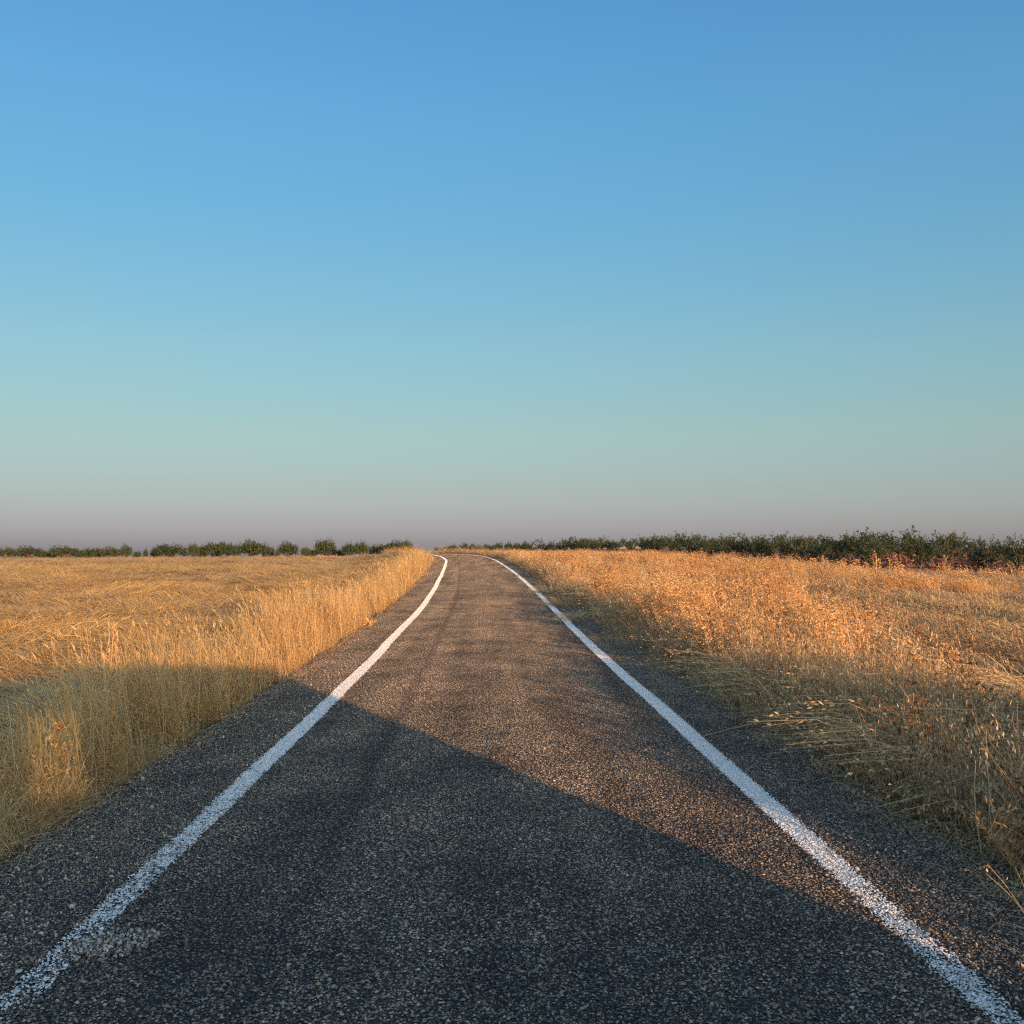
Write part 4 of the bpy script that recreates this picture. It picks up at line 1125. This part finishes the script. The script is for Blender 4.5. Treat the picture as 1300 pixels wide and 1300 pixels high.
for i, (px, d, h, n_, sp, ar, lb) in enumerate([
        (1112, 45.5, 1.25, 6, .25, 0, 'tall pale dead stalks rising before the orchard below the leading shoot'),
        (1128, 45.0, 1.15, 3, .12, 0, 'slim dead stalks with a bare pale stem beside the tall pale ones'),
        (1195, 46.0, 1.25, 5, .35, .1, 'pale forked dead plant leaning before the orchard trees'),
        (1238, 46.5, .85, 26, 1.1, .7, 'broad heap of tangled dry brush at the edge of the red soil'),
        (1088, 45.5, .55, 16, .8, .7, 'low arching heap of dry brush at the red soil edge'),
        (1286, 47.0, 1.0, 12, .8, .5, 'dry arching brush under the last orchard tree of the front row'),
        (1010, 50.0, .75, 9, .4, .1, 'upright dead stalks in the gap of the orchard front row')]):
    dead_plant((px - 650) / 1300 * d, d, h, n_, lb, 700 + i, sp, ar)
# tussocks by the asphalt
def tussock(x, y, r_, h, label, seed):
    random.seed(seed)
    e = empty('grass_tussock', (x, y, float(ground(x, y))))
    for nm, mt, n_, hs in (('green_blades', M['tuss'], 420, (.5, .85)), ('dry_blades', M['laid'], 320, (.7, 1.1))):
        mb = MB()
        for i in range(n_):
            a = U(0, 6.283); rr = math.sqrt(random.random()); o = Vector((math.cos(a) * r_ * rr, math.sin(a) * r_ * rr * 1.3, -.02))
            hh = h * U(*hs) * (1 - .45 * rr * rr)
            stalk(mb, o, hh, (o.x * .35 - .04, o.y * .35, 0), (o.x * .5 - .10, o.y * .5 + U(-.05, .05), 0), .007, segs=4, tipw=.15)
        mb.build(nm, mt, e)
    return tag(e, label, 'grass tussock')
for i, (px, py, r_, h, lb) in enumerate([(742, 786, .62, .50, 'big mounded greenish tussock spilling to the asphalt on the orchard side'), (716, 768, .5, .48, 'greenish tussock just behind the biggest one beside the road'),
                                         (697, 752, .5, .5, 'dark tussock on the orchard side nearest the road bend'), (775, 812, .35, .3, 'small flat tussock in front of the big mounded one')]):
    x, y = at(px, py); tussock(x, y, r_, h, lb, 720 + i)
# long stalk lying out on the asphalt
mb = MB(); x0, y0 = at(893, 929, .03); x1, y1 = at(985, 912, .06)
pts = [(x0 + (x1 - x0) * t, y0 + (y1 - y0) * t + .10 * math.sin(t * 3.1), float(surf(x0, y0)) + .008 + .07 * t * t) for t in np.linspace(0, 1, 8)]
mb.tube(pts, [.003 + .002 * t for t in np.linspace(0, 1, 8)], 6, .8)
tag(mb.build('fallen_stalk', M['buff']), 'long pale stalk lying from the wild oats out on to the asphalt', 'stalk')
mb = MB()
for i in range(26):
    mb.leaf((U(-.03, .03), U(-.03, .03), U(.01, .05)), rvec(), rvec(), .03, .02, U(0, 1))
x, y = at(470, 792, .03)
o = mb.build('dry_tuft', M['weed']); o.scale = (3.0, 3.0, 3.2); o.location = (x, y, float(surf(x, y)))
tag(o, 'small orange tuft growing on the asphalt shoulder beside the golden strip', 'weed')

# ------------------------------------------------------------------ unseen van, added and shaped to cast the shadow over the road
def van():
    PC, back = 0.94, 3.36          # middle and rear end across the light
    e = empty('added_shadow_van', (2.75, -3.2, 0), math.atan2(.45, .893))
    # local x: towards the rear door, y: towards the road ahead
    xm = 2.75 * LY + (-3.2) * -LX
    rear = 3.40 - xm; b_wall = rear - 3.95; nose = b_wall - 2.3
    w = .95
    white = plain('van_paint', (.72, .72, .70), .35, noise=.05); dark = plain('van_trim', (.03, .03, .032), .6, noise=.2)
    rub = plain('tyre_rubber', (.02, .02, .02), .85, noise=.2); steel = plain('wheel_steel', (.35, .35, .36), .35, .9, .1)
    red = plain('tail_lamp', (.45, .02, .02), .25, noise=.1)
    def bev(o, r_=.03):
        md = o.modifiers.new('bevel', 'BEVEL'); md.width = r_; md.segments = 3; return o
    g0, g1 = .22 - xm, .60 - xm  # opening through the body, added to let sun reach the left grass
    mb = MB(); mb.box(b_wall, g0, -w, w, .34, 2.40); mb.box(g1, rear, -w, w, .34, 2.40); mb.box(g0, g1, -w, w, .34, 1.50); mb.box(g0, g1, -w, w, 2.26, 2.40)
    body = mb.build('cargo_body', white, e)
    mb = MB()
    prof_ = [(nose, .36), (nose, .85), (nose + .12, 1.02), (nose + .95, 1.20), (b_wall, 1.20), (b_wall, .36)]
    n_ = len(prof_)
    mb.add([(x, s_ * w * .985, z) for s_ in (-1, 1) for x, z in prof_], [tuple(range(n_))[::-1], tuple(range(n_, 2 * n_))] + [(i, (i + 1) % n_, n_ + (i + 1) % n_, n_ + i) for i in range(n_)])
    bev(mb.build('cab_body', white, e), .04)
    mb = MB(); mb.box(b_wall - 1.0, b_wall, -w * .93, w * .93, 2.05, 2.19); bev(mb.build('cab_roof', white, e), .05)
    for s_ in (-1, 1):
        mb = MB(); mb.tube([(nose + .93, s_ * .86, 1.19), (b_wall - .96, s_ * .84, 2.08)], [.045, .045], 6); mb.build('windscreen_pillar', white, e)
        gm, gn, gl, gb = new_mat('van_glass')
        tr = gn.new('ShaderNodeBsdfTransparent'); tr.inputs[0].default_value = (.85, .9, .88, 1); gl_ = gn.new('ShaderNodeBsdfGlossy'); gl_.inputs['Roughness'].default_value = .02
        mx = gn.new('ShaderNodeMixShader'); mx.inputs[0].default_value = .1; gl.new(tr.outputs[0], mx.inputs[1]); gl.new(gl_.outputs[0], mx.inputs[2]); gl.new(mx.outputs[0], gn['Material Output'].inputs[0])
        mb = MB(); y_ = s_ * .88; mb.add([(nose + 1.05, y_, 1.2), (b_wall, y_, 1.2), (b_wall, y_ * .97, 2.06), (b_wall - .95, y_ * .97, 2.06)], [(0, 1, 2, 3)]); mb.build('side_window', gm, e)
        mb = MB(); mb.box(g0, g1, s_ * .90 - .004, s_ * .90 + .004, 1.50, 2.26); mb.build('sun_slot_window', gm, e)
        mb = MB(); mb.box(nose + .9, nose + 1.02, s_ * 1.0 - .07, s_ * 1.0 + .07, 1.2, 1.42); bev(mb.build('mirror', dark, e), .02)
        mb = MB(); mb.box(rear - .02, rear + .015, s_ * .80 - .09, s_ * .80 + .09, .85, 1.35); mb.build('tail_light', red, e)
        mb = MB(); mb.box(nose - .015, nose + .05, s_ * .68 - .16, s_ * .68 + .16, .70, .86); bev(mb.build('headlight', steel, e), .02)
        for xw in (nose + .85, rear - .95):
            wh = MB(); wh.tube([(xw, s_ * w - s_ * .22, .34), (xw, s_ * w + s_ * .01, .34)], [.34, .34], 24); t = bev(wh.build('wheel', rub, e), .04)
            rm = MB(); rm.tube([(xw, s_ * w, .34), (xw, s_ * w + s_ * .025, .34)], [.2, .17], 20); rm.build('rim', steel, t)
    mb = MB(); mb.add([(nose + .97, -.84, 1.21), (nose + .97, .84, 1.21), (b_wall - .95, .8, 2.07), (b_wall - .95, -.8, 2.07)], [(0, 1, 2, 3)]); mb.build('windscreen', gm, e)
    mb = MB(); mb.box(nose - .06, nose + .1, -w, w, .34, .55); bev(mb.build('front_bumper', dark, e), .03)
    mb = MB(); mb.box(rear - .08, rear + .04, -w, w, .34, .5); bev(mb.build('rear_bumper', dark, e), .02)
    e.location.z = float(ground(2.75, -3.2)) + .03
    return tag(e, 'unseen white van added behind the view to cast the shadow over the road', 'van')
van()
